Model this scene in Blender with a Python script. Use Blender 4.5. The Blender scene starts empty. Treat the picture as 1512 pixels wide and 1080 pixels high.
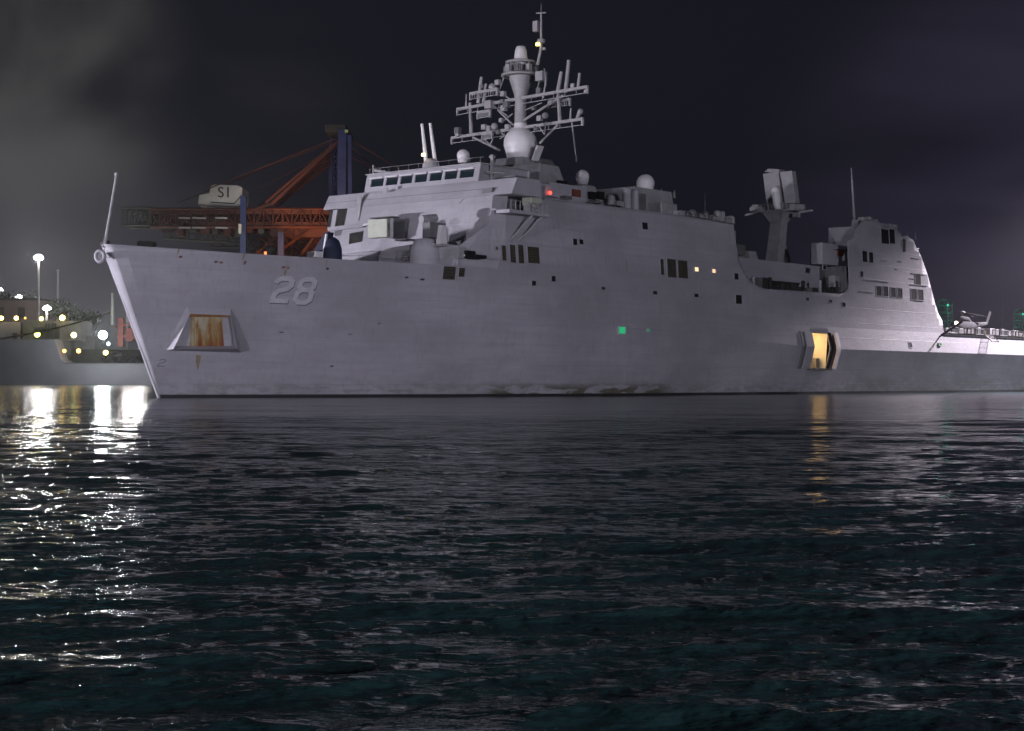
import bpy, bmesh, math, random
import numpy as np
from mathutils import Vector, Matrix
random.seed(4); rng = np.random.default_rng(7)
SC = bpy.context.scene
COL = SC.collection
R = math.radians

# ------------------------------------------------------------------ camera
F = 2400.0; EYE = 2.3                       # focal length in photo pixels, eye height above the water
_p = math.atan(15 / F); _r = -math.atan(8 / 1512)
_f = Vector((0, math.cos(_p), math.sin(_p))); _u0 = Vector((0, -math.sin(_p), math.cos(_p))); _r0 = Vector((1, 0, 0))
_rt = _r0 * math.cos(_r) - _u0 * math.sin(_r); _up = _u0 * math.cos(_r) + _r0 * math.sin(_r)
cam_d = bpy.data.cameras.new('camera'); cam = bpy.data.objects.new('camera', cam_d); COL.objects.link(cam)
cam_d.sensor_width = 36; cam_d.lens = F / 1512 * 36; cam_d.clip_end = 5000; cam_d.clip_start = 0.5
cam.matrix_world = Matrix(((_rt.x, _up.x, -_f.x, 0), (_rt.y, _up.y, -_f.y, 0), (_rt.z, _up.z, -_f.z, EYE), (0, 0, 0, 1)))
SC.camera = cam
SC.view_settings.view_transform = 'Standard'; SC.view_settings.look = 'None'
SC.view_settings.exposure = 0.0; SC.view_settings.gamma = 1.0
SC.view_settings.use_curve_mapping = False

# ------------------------------------------------------------------ night sky
W = bpy.data.worlds.new('World'); SC.world = W; W.use_nodes = True
nt = W.node_tree; nt.nodes.clear(); N = nt.nodes.new; L = nt.links.new
out = N('ShaderNodeOutputWorld'); bg = N('ShaderNodeBackground'); L(bg.outputs[0], out.inputs[0])
tc = N('ShaderNodeTexCoord')
def mth(op, a, b=None, clamp=False):
    n = N('ShaderNodeMath'); n.operation = op; n.use_clamp = clamp
    for i, v in enumerate((a, b)):
        if v is None: continue
        if isinstance(v, (int, float)): n.inputs[i].default_value = v
        else: L(v, n.inputs[i])
    return n.outputs[0]
def lobe(d, inner, outer):                   # soft patch of sky round a direction
    n = N('ShaderNodeVectorMath'); n.operation = 'DOT_PRODUCT'; L(tc.outputs['Generated'], n.inputs[0])
    n.inputs[1].default_value = Vector(d).normalized()
    m = N('ShaderNodeMapRange'); m.interpolation_type = 'SMOOTHSTEP'; L(n.outputs['Value'], m.inputs[0])
    m.inputs[1].default_value = math.cos(R(outer)); m.inputs[2].default_value = math.cos(R(inner)); return m.outputs[0]
def sdir(px, py): return _f + _rt * ((px - 756) / F) - _up * ((py - 540) / F)
def cloud(scale, detail, lo, hi, stretch=(1, 1, 2.2)):
    mp = N('ShaderNodeMapping'); mp.inputs['Scale'].default_value = stretch; L(tc.outputs['Generated'], mp.inputs[0])
    n = N('ShaderNodeTexNoise'); n.inputs['Scale'].default_value = scale; n.inputs['Detail'].default_value = detail
    n.inputs['Distortion'].default_value = 0.4
    L(mp.outputs[0], n.inputs[0])
    m = N('ShaderNodeMapRange'); L(n.outputs['Fac'], m.inputs[0]); m.inputs[1].default_value = lo; m.inputs[2].default_value = hi
    m.interpolation_type = 'SMOOTHSTEP'
    return m.outputs[0]
def addc(prev, fac, col):
    m = N('ShaderNodeMix'); m.data_type = 'RGBA'; m.blend_type = 'ADD'; m.clamp_factor = True
    L(fac, m.inputs['Factor']); L(prev, m.inputs['A']); m.inputs['B'].default_value = (*col, 1); return m.outputs['Result']
sky = N('ShaderNodeTexSky'); sky.sky_type = 'NISHITA'; sky.sun_disc = False
sky.sun_elevation = R(-6); sky.sun_rotation = R(220)
sk = N('ShaderNodeMix'); sk.data_type = 'RGBA'; sk.blend_type = 'MULTIPLY'; sk.inputs['Factor'].default_value = 1
L(sky.outputs[0], sk.inputs['A']); sk.inputs['B'].default_value = (.02, .02, .02, 1)
base = N('ShaderNodeMix'); base.data_type = 'RGBA'; base.blend_type = 'ADD'; base.inputs['Factor'].default_value = 1
L(sk.outputs['Result'], base.inputs['A']); base.inputs['B'].default_value = (.0072, .0076, .0125, 1)
c = base.outputs['Result']
zs = N('ShaderNodeSeparateXYZ'); L(tc.outputs['Generated'], zs.inputs[0])
c = addc(c, lobe(sdir(-60, 100), 0, 8.0), (.003, .003, .003))
c = addc(c, mth('MULTIPLY', lobe(sdir(20, 105), 0, 6.6), cloud(6, 6, .36, .68, (1, 1, 1.5))), (.050, .048, .042))
c = addc(c, mth('MULTIPLY', lobe(sdir(300, 160), 0.5, 6), cloud(7, 4, .35, .7)), (.012, .011, .010))
c = addc(c, lobe(sdir(0, 560), 0.5, 10.5), (.034, .033, .040))
c = addc(c, lobe(sdir(60, 500), 0, 4.5), (.024, .024, .027))
c = addc(c, mth('MULTIPLY', lobe(sdir(1560, 330), 0.5, 11), cloud(5, 3, .2, .8)), (.024, .019, .034))
c = addc(c, lobe(sdir(1500, 420), 0, 6), (.010, .008, .016))
L(c, bg.inputs[0]); bg.inputs[1].default_value = 1.0

# ------------------------------------------------------------------ ship frame
A = R(40); SU = Vector((math.sin(A), math.cos(A), 0)); TN = Vector((math.cos(A), -math.sin(A), 0)); BOW = Vector((-42.6, 168.7, 0))
def wpt(s, t, z): return BOW + SU * s + TN * t + Vector((0, 0, z))
def P(px, py, ax, val):
    """point of the sight line through a photo pixel on the ship plane s, t or z = val, as (s, t, z)"""
    d = sdir(px, py); o = Vector((0, 0, EYE)) - BOW
    oo = (o.dot(SU), o.dot(TN), o.z + 0); q = (d.dot(SU), d.dot(TN), d.z); i = 'stz'.index(ax)
    k = (val - oo[i]) / q[i]; return tuple(oo[j] + k * q[j] for j in range(3))
def WP(px, py, D): d = sdir(px, py); d = d / d.y * D; return Vector((d.x, D, d.z + EYE))

# harbour light from the left, low; plus an added fill lamp
def aim(o, src, tgt):
    o.location = src; o.rotation_euler = (Vector(tgt) - Vector(src)).to_track_quat('-Z', 'Y').to_euler()
def floodspot(name, loc, tgt, power, color, cone, size=1.0, parent=None, blend=.3):
    d = bpy.data.lights.new(name, 'SPOT'); o = bpy.data.objects.new(name, d); COL.objects.link(o)
    d.energy = power; d.color = color; d.spot_size = R(cone); d.spot_blend = blend; d.shadow_soft_size = size
    aim(o, loc, tgt); return o
FILL = Vector((120, -60, 24)); STERN = wpt(246, 31, 56)
KEY = Vector((-135, -30, 17))
floodspot('fill_light', FILL, (16, 200, 8), 1.48e6, (.88, .87, 1.0), 104, 1.5)  # added fill lamp behind the viewer, brightens hull side and near water
floodspot('shore_light', KEY, (-24, 185, 12), 1.35e6, (.90, .87, 1.0), 44, 1.0)
LOW = wpt(-60, -48, 4.3)
floodspot('pier_light', LOW, wpt(45, 0, 22), 1.7e6, (.92, .88, 1.0), 70, .7)
floodspot('stern_light', STERN, wpt(180, 16, 0), 3.0e6, (1.0, .88, .98), 46, 2.0, blend=1.0)

# ------------------------------------------------------------------ materials
def mat(name, col, rough=.6, metal=0, emit=None, es=0, noise=0, nscale=1.0, spec=.4):
    m = bpy.data.materials.new(name); m.use_nodes = True; t = m.node_tree; b = t.nodes['Principled BSDF']
    b.inputs['Base Color'].default_value = (*col, 1); b.inputs['Roughness'].default_value = rough
    b.inputs['Metallic'].default_value = metal; b.inputs['Specular IOR Level'].default_value = spec
    if emit: b.inputs['Emission Color'].default_value = (*emit, 1); b.inputs['Emission Strength'].default_value = es
    if noise:
        tc = t.nodes.new('ShaderNodeTexCoord'); n = t.nodes.new('ShaderNodeTexNoise'); n.inputs['Scale'].default_value = nscale
        n.inputs['Detail'].default_value = 5; t.links.new(tc.outputs['Object'], n.inputs[0])
        r = t.nodes.new('ShaderNodeMapRange'); t.links.new(n.outputs['Fac'], r.inputs[0])
        r.inputs[1].default_value = .3; r.inputs[2].default_value = .7; r.inputs[3].default_value = 1 - noise; r.inputs[4].default_value = 1 + noise
        h = t.nodes.new('ShaderNodeVectorMath'); h.operation = 'SCALE'; h.inputs[0].default_value = col
        t.links.new(r.outputs[0], h.inputs['Scale']); t.links.new(h.outputs[0], b.inputs['Base Color'])
    return m
def hull_material(name, col, stains=True):
    m = bpy.data.materials.new(name); m.use_nodes = True; t = m.node_tree; b = t.nodes['Principled BSDF']; n = t.nodes.new; l = t.links.new
    tc = n('ShaderNodeTexCoord'); sp = n('ShaderNodeSeparateXYZ'); l(tc.outputs['Object'], sp.inputs[0])
    def M(op, a, bb=None, c=None):
        k = n('ShaderNodeMath'); k.operation = op
        for i, v in enumerate((a, bb, c)):
            if v is None: continue
            if isinstance(v, (int, float)): k.inputs[i].default_value = v
            else: l(v, k.inputs[i])
        return k.outputs[0]
    def NZ(scale, st, det=5, lo=.35, hi=.65):
        mp = n('ShaderNodeMapping'); mp.inputs['Scale'].default_value = st; l(tc.outputs['Object'], mp.inputs[0])
        k = n('ShaderNodeTexNoise'); k.inputs['Scale'].default_value = scale; k.inputs['Detail'].default_value = det; l(mp.outputs[0], k.inputs[0])
        r = n('ShaderNodeMapRange'); r.interpolation_type = 'SMOOTHSTEP'; l(k.outputs['Fac'], r.inputs[0]); r.inputs[1].default_value = lo; r.inputs[2].default_value = hi; return r.outputs[0]
    def RG(v, a, bb, c=0., d=1.):
        r = n('ShaderNodeMapRange'); r.interpolation_type = 'SMOOTHSTEP'; l(v, r.inputs[0])
        for i, x in enumerate((a, bb, c, d)): r.inputs[i + 1].default_value = x
        return r.outputs[0]
    def MX(f, a, bb):
        k = n('ShaderNodeMix'); k.data_type = 'RGBA'
        if isinstance(f, (int, float)): k.inputs['Factor'].default_value = f
        else: l(f, k.inputs['Factor'])
        for s_, v in (('A', a), ('B', bb)):
            if isinstance(v, tuple): k.inputs[s_].default_value = (*v, 1)
            else: l(v, k.inputs[s_])
        return k.outputs['Result']
    x, z = sp.outputs['X'], sp.outputs['Z']
    dark = tuple(q * .86 for q in col); lite = tuple(min(1, q * 1.1) for q in col)
    c = MX(NZ(.09, (1, 1, 2)), dark, lite)
    c = MX(M('MULTIPLY', NZ(.55, (.22, 1, 4)), .32), c, tuple(q * .8 for q in col))
    c = MX(M('MULTIPLY', NZ(2.6, (1, 1, .09), 6, .5, .75), .36), c, (col[0] * .70, col[1] * .66, col[2] * .52))
    c = MX(M('MULTIPLY', NZ(.35, (1, 1, 1), 2, .52, .6), .13), c, tuple(min(1, q * 1.25) for q in col))
    # plate seams: darker, thin
    fx = M('ABSOLUTE', M('SUBTRACT', M('FRACT', M('MULTIPLY', x, 1 / 8.1)), .5)); fz = M('ABSOLUTE', M('SUBTRACT', M('FRACT', M('MULTIPLY', z, 1 / 2.45)), .5))
    seam = M('MAXIMUM', M('MULTIPLY', RG(fx, .007, .001), .55), RG(fz, .022, .004))
    c = MX(M('MULTIPLY', seam, .26), c, tuple(q * .6 for q in col))
    if stains:
        band = M('MULTIPLY', RG(z, 2.4, .2), NZ(1.1, (.5, 1, 1.4), 6, .42, .62))
        c = MX(M('MULTIPLY', band, .42), c, (.10, .115, .085))
        pat = M('MULTIPLY', M('MULTIPLY', RG(x, 46, 50), RG(x, 84, 78)), M('MULTIPLY', RG(z, 1.7, .5), NZ(.7, (.4, 1, 1.6), 7, .43, .50)))
        c = MX(M('MULTIPLY', pat, .8), c, (.055, .052, .018))
        stn = M('MULTIPLY', M('MULTIPLY', RG(x, 130, 140), RG(z, 3.6, .8)), NZ(.5, (.3, 1, .8), 5, .42, .6))
        c = MX(M('MULTIPLY', stn, .5), c, (.13, .13, .085))
        ru = M('MULTIPLY', RG(z, .5, 5), M('MULTIPLY', NZ(1.6, (1, 1, .06), 6, .66, .75), NZ(.16, (1, 1, 1), 3, .5, .62)))
        c = MX(M('MULTIPLY', ru, .4), c, (.16, .085, .03))
        c = MX(RG(z, .10, .04), c, (.02, .02, .022))
    l(c, b.inputs['Base Color']); b.inputs['Roughness'].default_value = .62; b.inputs['Specular IOR Level'].default_value = .3
    # oil-canned plating between frames, and fine roll
    mp = n('ShaderNodeMapping'); mp.inputs['Scale'].default_value = (1 / 2.6, .3, 1 / 1.3); l(tc.outputs['Object'], mp.inputs[0])
    k = n('ShaderNodeTexNoise'); k.inputs['Scale'].default_value = 1; k.inputs['Detail'].default_value = 2.5; l(mp.outputs[0], k.inputs[0])
    bp = n('ShaderNodeBump'); bp.inputs['Strength'].default_value = 1; bp.inputs['Distance'].default_value = .03; l(k.outputs['Fac'], bp.inputs['Height'])
    b2 = n('ShaderNodeBump'); b2.inputs['Strength'].default_value = 1; b2.inputs['Distance'].default_value = .012; l(seam, b2.inputs['Height']); l(bp.outputs[0], b2.inputs['Normal'])
    l(b2.outputs[0], b.inputs['Normal'])
    return m
MAT = {}
MAT['hull'] = hull_material('haze_grey_plating', (.30, .29, .325))
MAT['upper'] = hull_material('haze_grey_upperworks', (.33, .32, .355), False)
MAT['grey'] = mat('deck_fitting_grey', (.27, .265, .28), .55, noise=.18, nscale=.8)
MAT['dgrey'] = mat('dark_grey_paint', (.11, .11, .115), .6, noise=.2, nscale=.9)
MAT['mast'] = mat('mast_grey', (.27, .26, .27), .5, noise=.15, nscale=1.5)
MAT['white'] = mat('radome_white', (.60, .58, .60), .4, noise=.06, nscale=1)
MAT['cream'] = mat('cream_paint', (.62, .60, .50), .5, noise=.1, nscale=.7)
MAT['pale'] = mat('pale_green_panel', (.36, .38, .32), .5, noise=.08, nscale=1)
MAT['louvre'] = mat('olive_louvre', (.075, .068, .032), .7, noise=.3, nscale=1.2, spec=.04)
MAT['louvred'] = mat('dark_louvre', (.035, .035, .032), .7, noise=.3, nscale=1.2, spec=.04)
MAT['black'] = mat('black_opening', (.012, .012, .014), .7, spec=.04)
MAT['glass'] = mat('dark_glass', (.012, .02, .025), .08, spec=.6)
MAT['digit'] = mat('white_number_paint', (.40, .385, .42), .55, noise=.15, nscale=1.3)
MAT['digsh'] = mat('number_shadow_paint', (.10, .10, .115), .6)
MAT['rust'] = mat('rusty_plate', (.20, .085, .03), .85, noise=.5, nscale=1.6)
MAT['darkred'] = mat('dark_red_patch', (.14, .04, .025), .8, noise=.4, nscale=2)
MAT['deck'] = mat('nonskid_deck', (.06, .06, .062), .9, noise=.2, nscale=.6)
MAT['blue'] = mat('blue_tarpaulin', (.008, .013, .038), .7, noise=.25, nscale=.9)
MAT['craneblue'] = mat('crane_blue', (.03, .05, .16), .55, noise=.25, nscale=.3)
MAT['cranered'] = mat('crane_red', (.068, .024, .016), .75, noise=.4, nscale=.25)
MAT['cranedark'] = mat('crane_grime', (.05, .055, .05), .7, noise=.3, nscale=.3)
MAT['green'] = mat('green_paint', (.03, .16, .11), .6, noise=.3, nscale=1)
MAT['quay'] = mat('quay_concrete', (.10, .10, .10), .9, noise=.2, nscale=.1)
MAT['housewhite'] = mat('weathered_white', (.62, .61, .57), .6, noise=.15, nscale=.3)
MAT['helo'] = mat('helicopter_grey', (.05, .05, .055), .9, noise=.15, nscale=1, spec=.03)
MAT['brick'] = mat('warehouse_wall', (.16, .12, .11), .9, noise=.2, nscale=.2)
MAT['tree'] = mat('dark_foliage', (.02, .028, .018), .95, noise=.4, nscale=.4)
MAT['galv'] = mat('galvanised_steel', (.45, .45, .45), .5, .2)
MAT['rope'] = mat('mooring_rope', (.6, .55, .4), .9)
MAT['bgpale'] = mat('pale_vessel_grey', (.21, .195, .23), .6, noise=.12, nscale=.2)
MAT['redpaint'] = mat('faded_red_paint', (.32, .07, .06), .6, noise=.2, nscale=.5)
def lampmat(name, col, s): return mat(name, (.1, .1, .1), .5, emit=col, es=s)
def rust_panel():
    m = bpy.data.materials.new('rust_streaked_plate'); m.use_nodes = True; t = m.node_tree; b = t.nodes['Principled BSDF']; n = t.nodes.new; l = t.links.new
    uv = n('ShaderNodeTexCoord'); mp = n('ShaderNodeMapping'); mp.inputs['Scale'].default_value = (5.5, 1.1, 1); l(uv.outputs['UV'], mp.inputs[0])
    k = n('ShaderNodeTexNoise'); k.inputs['Scale'].default_value = 1; k.inputs['Detail'].default_value = 6; k.inputs['Distortion'].default_value = .5; l(mp.outputs[0], k.inputs[0])
    sp = n('ShaderNodeSeparateXYZ'); l(uv.outputs['UV'], sp.inputs[0])
    g = n('ShaderNodeMapRange'); l(sp.outputs['Y'], g.inputs[0]); g.inputs[1].default_value = 0; g.inputs[2].default_value = 1; g.inputs[3].default_value = .10; g.inputs[4].default_value = -.05
    a = n('ShaderNodeMath'); l(k.outputs['Fac'], a.inputs[0]); l(g.outputs[0], a.inputs[1])
    cr = n('ShaderNodeValToRGB'); l(a.outputs[0], cr.inputs[0]); e = cr.color_ramp
    e.elements[0].position = .36; e.elements[0].color = (.36, .33, .27, 1); e.elements[1].position = .74; e.elements[1].color = (.16, .03, .012, 1)
    q = e.elements.new(.47); q.color = (.30, .25, .15, 1); q = e.elements.new(.57); q.color = (.22, .115, .03, 1)
    l(cr.outputs[0], b.inputs['Base Color']); b.inputs['Roughness'].default_value = .85; return m
MAT['rustpanel'] = rust_panel()
MAT['rustmark'] = mat('faint_rust_streak', (.20, .16, .11), .8, noise=.3, nscale=1.5)

# ------------------------------------------------------------------ mesh helpers
class MB:
    """collects shapes; ship=True takes (s, t, z) ship coordinates"""
    def __init__(self, ship=True): self.v = []; self.f = []; self.mi = []; self.sm = []; self.ship = ship; self.cur = 0
    def add(self, vs, fs, smooth=False):
        o = len(self.v); self.v += [((p[0], -p[1], p[2]) if self.ship else tuple(p)) for p in vs]
        self.f += [tuple(i + o for i in f) for f in fs]; self.mi += [self.cur] * len(fs); self.sm += [smooth] * len(fs); return self
    def box(self, a, b, taper=None):
        (x0, x1), (y0, y1), (z0, z1) = [(min(p, q), max(p, q)) for p, q in zip(a, b)]
        tx, ty = taper or (0, 0)
        v = [(x0, y0, z0), (x1, y0, z0), (x1, y1, z0), (x0, y1, z0), (x0 + tx, y0 + ty, z1), (x1 - tx, y0 + ty, z1), (x1 - tx, y1 - ty, z1), (x0 + tx, y1 - ty, z1)]
        return self.add(v, [(0, 3, 2, 1), (4, 5, 6, 7), (0, 1, 5, 4), (1, 2, 6, 5), (2, 3, 7, 6), (3, 0, 4, 7)])
    def tube(self, p, q, r, r2=None, n=8, cap=True):
        p, q = Vector(p), Vector(q); d = (q - p).normalized(); a = d.orthogonal().normalized(); b = d.cross(a); r2 = r if r2 is None else r2
        v = []
        for c_, rr in ((p, r), (q, r2)):
            for i in range(n):
                w = 2 * math.pi * (i + .5) / n; v.append(c_ + a * math.cos(w) * rr + b * math.sin(w) * rr)
        f = [(i, (i + 1) % n, n + (i + 1) % n, n + i) for i in range(n)]
        self.add(v, f, n > 6)
        if cap: self.add(v, [tuple(range(n))[::-1], tuple(range(n, 2 * n))])
        return self
    def beam(self, p, q, w, h):
        p, q = Vector(p), Vector(q); d = (q - p).normalized(); up = Vector((0, 0, 1)) if abs(d.z) < .95 else Vector((1, 0, 0))
        a = d.cross(up).normalized() * w / 2; b = a.cross(d).normalized() * h / 2
        v = [p - a - b, p + a - b, p + a + b, p - a + b, q - a - b, q + a - b, q + a + b, q - a + b]
        return self.add(v, [(0, 1, 2, 3), (7, 6, 5, 4), (0, 4, 5, 1), (1, 5, 6, 2), (2, 6, 7, 3), (3, 7, 4, 0)])
    def lathe(self, c, prof, n=20, axis=None):
        c = Vector(c); v = []
        for r, h in prof:
            for i in range(n):
                w = 2 * math.pi * i / n; v.append(c + Vector((r * math.cos(w), r * math.sin(w), h)))
        f = []
        for k in range(len(prof) - 1):
            for i in range(n): f.append((k * n + i, k * n + (i + 1) % n, (k + 1) * n + (i + 1) % n, (k + 1) * n + i))
        return self.add(v, f, True)
    def dome(self, c, r, squash=1.0, base=-.55, n=20):
        pr = []
        for k in range(11):
            a = math.asin(base) + (math.pi / 2 - math.asin(base)) * k / 10
            pr.append((max(.001, r * math.cos(a)), r * squash * math.sin(a)))
        return self.lathe(c, pr, n)
    def quad(self, *p): return self.add(p, [tuple(range(len(p)))])
    def slab(self, poly, d):                 # polygon thickened by vector d
        n = len(poly); v = [Vector(p) for p in poly] + [Vector(p) + Vector(d) for p in poly]
        return self.add(v, [tuple(range(n)), tuple(range(n, 2 * n))[::-1]] + [(i, n + i, n + (i + 1) % n, (i + 1) % n) for i in range(n)])
    def lattice(self, p, q, w, h, nb, r, side=(0, 1, 0)):
        p, q = Vector(p), Vector(q); sd = Vector(side) * w / 2; d = (q - p)
        up = sd.cross(d).normalized() * h / 2
        if up.z < 0: up = -up
        cs = [sd + up, sd - up, -sd - up, -sd + up]
        for cc in cs: self.tube(p + cc, q + cc, r, n=4)
        for k in range(nb):
            a, b = p + d * k / nb, p + d * (k + 1) / nb
            for i in range(4):
                c0, c1 = cs[i], cs[(i + 1) % 4]
                self.tube(a + c0, a + c1, r * .6, n=4, cap=False); self.tube(a + (c0 if k % 2 else c1), b + (c1 if k % 2 else c0), r * .6, n=4, cap=False)
        return self
    def build(self, name, m, parent=None, label=None, kind=None, bevel=0, uv=None, recalc=True, cat=None, group=None):
        me = bpy.data.meshes.new(name); me.from_pydata([tuple(p) for p in self.v], [], self.f)
        for mm in (m if isinstance(m, (list, tuple)) else [m]): me.materials.append(MAT[mm] if isinstance(mm, str) else mm)
        me.polygons.foreach_set('material_index', self.mi); me.polygons.foreach_set('use_smooth', self.sm)
        if recalc:
            b = bmesh.new(); b.from_mesh(me); bmesh.ops.recalc_face_normals(b, faces=b.faces)
            b.to_mesh(me); b.free()
        me.update()
        o = bpy.data.objects.new(name, me); COL.objects.link(o)
        if parent: o.parent = parent
        if bevel:
            md = o.modifiers.new('bevel', 'BEVEL'); md.width = bevel; md.segments = 2; md.limit_method = 'ANGLE'; md.angle_limit = R(50)
        tag(o, label, cat, group, kind); return o
def tag(o, label=None, cat=None, group=None, kind=None):
    for k, v in (('label', label), ('category', cat), ('group', group), ('kind', kind)):
        if v: o[k] = v
    return o
def empty(name, label, cat, loc=(0, 0, 0), rz=0, group=None):
    o = bpy.data.objects.new(name, None); COL.objects.link(o); o.location = loc; o.rotation_euler.z = rz
    return tag(o, label, cat, group)
def copy_tree(o, parent=None):
    c_ = o.copy(); COL.objects.link(c_); c_.parent = parent
    for ch in list(o.children): copy_tree(ch, c_)
    return c_
def text_mesh(body, size, depth, name, m, parent, M4):
    cu = bpy.data.curves.new(name, 'FONT'); cu.body = body; cu.size = size; cu.extrude = depth; cu.align_x = 'CENTER'; cu.align_y = 'CENTER'
    to = bpy.data.objects.new(name, cu); COL.objects.link(to); bpy.context.view_layer.update()
    me = bpy.data.meshes.new_from_object(to.evaluated_get(bpy.context.evaluated_depsgraph_get()))
    bpy.data.objects.remove(to); me.transform(M4); me.materials.clear(); me.materials.append(MAT[m])
    o = bpy.data.objects.new(name, me); COL.objects.link(o); o.parent = parent; return o

# ------------------------------------------------------------------ water
def build_water():
    az0, az1, nc = R(-26), R(26), 860
    rows = [7.0]
    while rows[-1] < 900:
        d = rows[-1]; rows.append(d + max(.02, min(d * d / 5520 * .5, d * .011)))
    rows = np.array(rows); nr = len(rows)
    az = np.linspace(az0, az1, nc); D, Z = np.meshgrid(rows, az, indexing='ij')
    X = D * np.sin(Z); Y = D * np.cos(Z)
    cell = np.maximum(D * (az1 - az0) / nc, np.gradient(rows)[:, None] * .9)
    h = np.zeros_like(X); dx = np.zeros_like(X); dy = np.zeros_like(X)
    comps = []
    for i in range(186):
        if i < 16: lam = 3.5 * (3.2 ** rng.random()); th = R(-88) + rng.normal() * .25; sl = .010
        elif i < 42: lam = 1.8 * (3.6 ** rng.random()); th = R(-84) + rng.normal() * .34; sl = .0075
        else: lam = .14 * (12 ** rng.random()); th = R(-72) + rng.normal() * (.42 if lam > .6 else .7); sl = .0140
        comps.append((lam, th, sl))
    for lam, th, sl in comps:
        k = 2 * math.pi / lam; slope = sl
        a = slope / k * (.6 + .8 * rng.random()); ph = rng.random() * 6.283
        att = np.clip((lam / (cell * 2.0) - 1) / 1.2, 0, 1)
        arg = k * (X * math.cos(th) + Y * math.sin(th)) + ph
        cmod = a * att; h += cmod * np.cos(arg); dx -= math.cos(th) * cmod * .8 * np.sin(arg); dy -= math.sin(th) * cmod * .8 * np.sin(arg)
    # gusts: patches of calmer and rougher water, calmer towards the hull
    g = .5 + .5 * np.sin(X * .11 + 1.3 * np.sin(Y * .05)) * np.cos(Y * .07 + .8 * np.sin(X * .06)); g = .72 + .5 * g
    fade = np.where(D > 100, np.clip(1 - (D - 95) / 25, .85, 1), 1)
    h *= g * fade
    co = np.stack([X + dx * g * fade, Y + dy * g * fade, h], -1).reshape(-1, 3).astype(np.float32)
    idx = np.arange(nr * nc).reshape(nr, nc)
    q = np.stack([idx[:-1, :-1], idx[:-1, 1:], idx[1:, 1:], idx[1:, :-1]], -1).reshape(-1, 4).astype(np.int32)
    me = bpy.data.meshes.new('water'); me.vertices.add(len(co)); me.vertices.foreach_set('co', co.ravel())
    me.loops.add(q.size); me.loops.foreach_set('vertex_index', q.ravel()); me.polygons.add(len(q))
    me.polygons.foreach_set('loop_start', np.arange(0, q.size, 4, dtype=np.int32)); me.polygons.foreach_set('loop_total', np.full(len(q), 4, np.int32))
    me.polygons.foreach_set('use_smooth', np.ones(len(q), bool)); me.update(calc_edges=True)
    m = bpy.data.materials.new('harbour_water'); m.use_nodes = True; t = m.node_tree; b = t.nodes['Principled BSDF']; n = t.nodes.new; l = t.links.new
    b.inputs['Base Color'].default_value = (.011, .029, .030, 1); b.inputs['IOR'].default_value = 1.33; b.inputs['Specular IOR Level'].default_value = .5
    geo = n('ShaderNodeNewGeometry'); tc = n('ShaderNodeTexCoord')
    ln = n('ShaderNodeVectorMath'); ln.operation = 'LENGTH'; l(geo.outputs['Position'], ln.inputs[0])
    r = n('ShaderNodeMapRange'); l(ln.outputs['Value'], r.inputs[0]); r.inputs[1].default_value = 25; r.inputs[2].default_value = 170; r.inputs[3].default_value = .05; r.inputs[4].default_value = .17
    l(r.outputs[0], b.inputs['Roughness'])
    # wind ruffles the open water; a calm slick lies along the hulls
    nz_ = n('ShaderNodeTexNoise'); nz_.inputs['Scale'].default_value = .05; l(tc.outputs['Object'], nz_.inputs[0])
    ad = n('ShaderNodeMath'); ad.operation = 'MULTIPLY_ADD'; l(nz_.outputs['Fac'], ad.inputs[0]); ad.inputs[1].default_value = 30; l(ln.outputs['Value'], ad.inputs[2])
    ru = n('ShaderNodeMapRange'); ru.interpolation_type = 'SMOOTHSTEP'; l(ad.outputs[0], ru.inputs[0]); ru.inputs[1].default_value = 106; ru.inputs[2].default_value = 122; ru.inputs[3].default_value = 1; ru.inputs[4].default_value = .32
    nr_ = n('ShaderNodeMapRange'); l(ln.outputs['Value'], nr_.inputs[0]); nr_.inputs[1].default_value = 14; nr_.inputs[2].default_value = 60; nr_.inputs[3].default_value = .6; nr_.inputs[4].default_value = 1
    big = n('ShaderNodeMath'); big.operation = 'MULTIPLY'; l(nr_.outputs[0], big.inputs[0]); l(ru.outputs[0], big.inputs[1])
    prev = None
    for sc_, dist in ((.45, .40), (1.3, .17), (4, .036), (13, .008)):
        mp = n('ShaderNodeMapping'); mp.inputs['Scale'].default_value = (1, 1.7, 1); mp.inputs['Rotation'].default_value = (0, 0, .2); l(tc.outputs['Object'], mp.inputs[0])
        k = n('ShaderNodeTexNoise'); k.inputs['Scale'].default_value = sc_; k.inputs['Detail'].default_value = 3; l(mp.outputs[0], k.inputs[0])
        bp = n('ShaderNodeBump'); bp.inputs['Distance'].default_value = dist; l(k.outputs['Fac'], bp.inputs['Height']); l((big if sc_ < 2 else ru).outputs[0], bp.inputs['Strength'])
        if prev: l(prev, bp.inputs['Normal'])
        prev = bp.outputs[0]
    l(prev, b.inputs['Normal'])
    me.materials.append(m)
    o = bpy.data.objects.new('water', me); COL.objects.link(o); o.location.z = -.3; tag(o, 'dark rippled harbour water', kind='structure')
    s = MB(False); s.quad((-3000, -800, -1), (3000, -800, -1), (3000, 3500, -1), (-3000, 3500, -1))
    s.build('open_water', m, label='dark harbour water out to the horizon', kind='structure')
build_water()
s = MB(False); s.box((-900, 401, -1), (260, 900, 2.6)); s.build('quay_ground', 'quay', label='dark concrete quay behind the ships', kind='structure')

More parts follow.
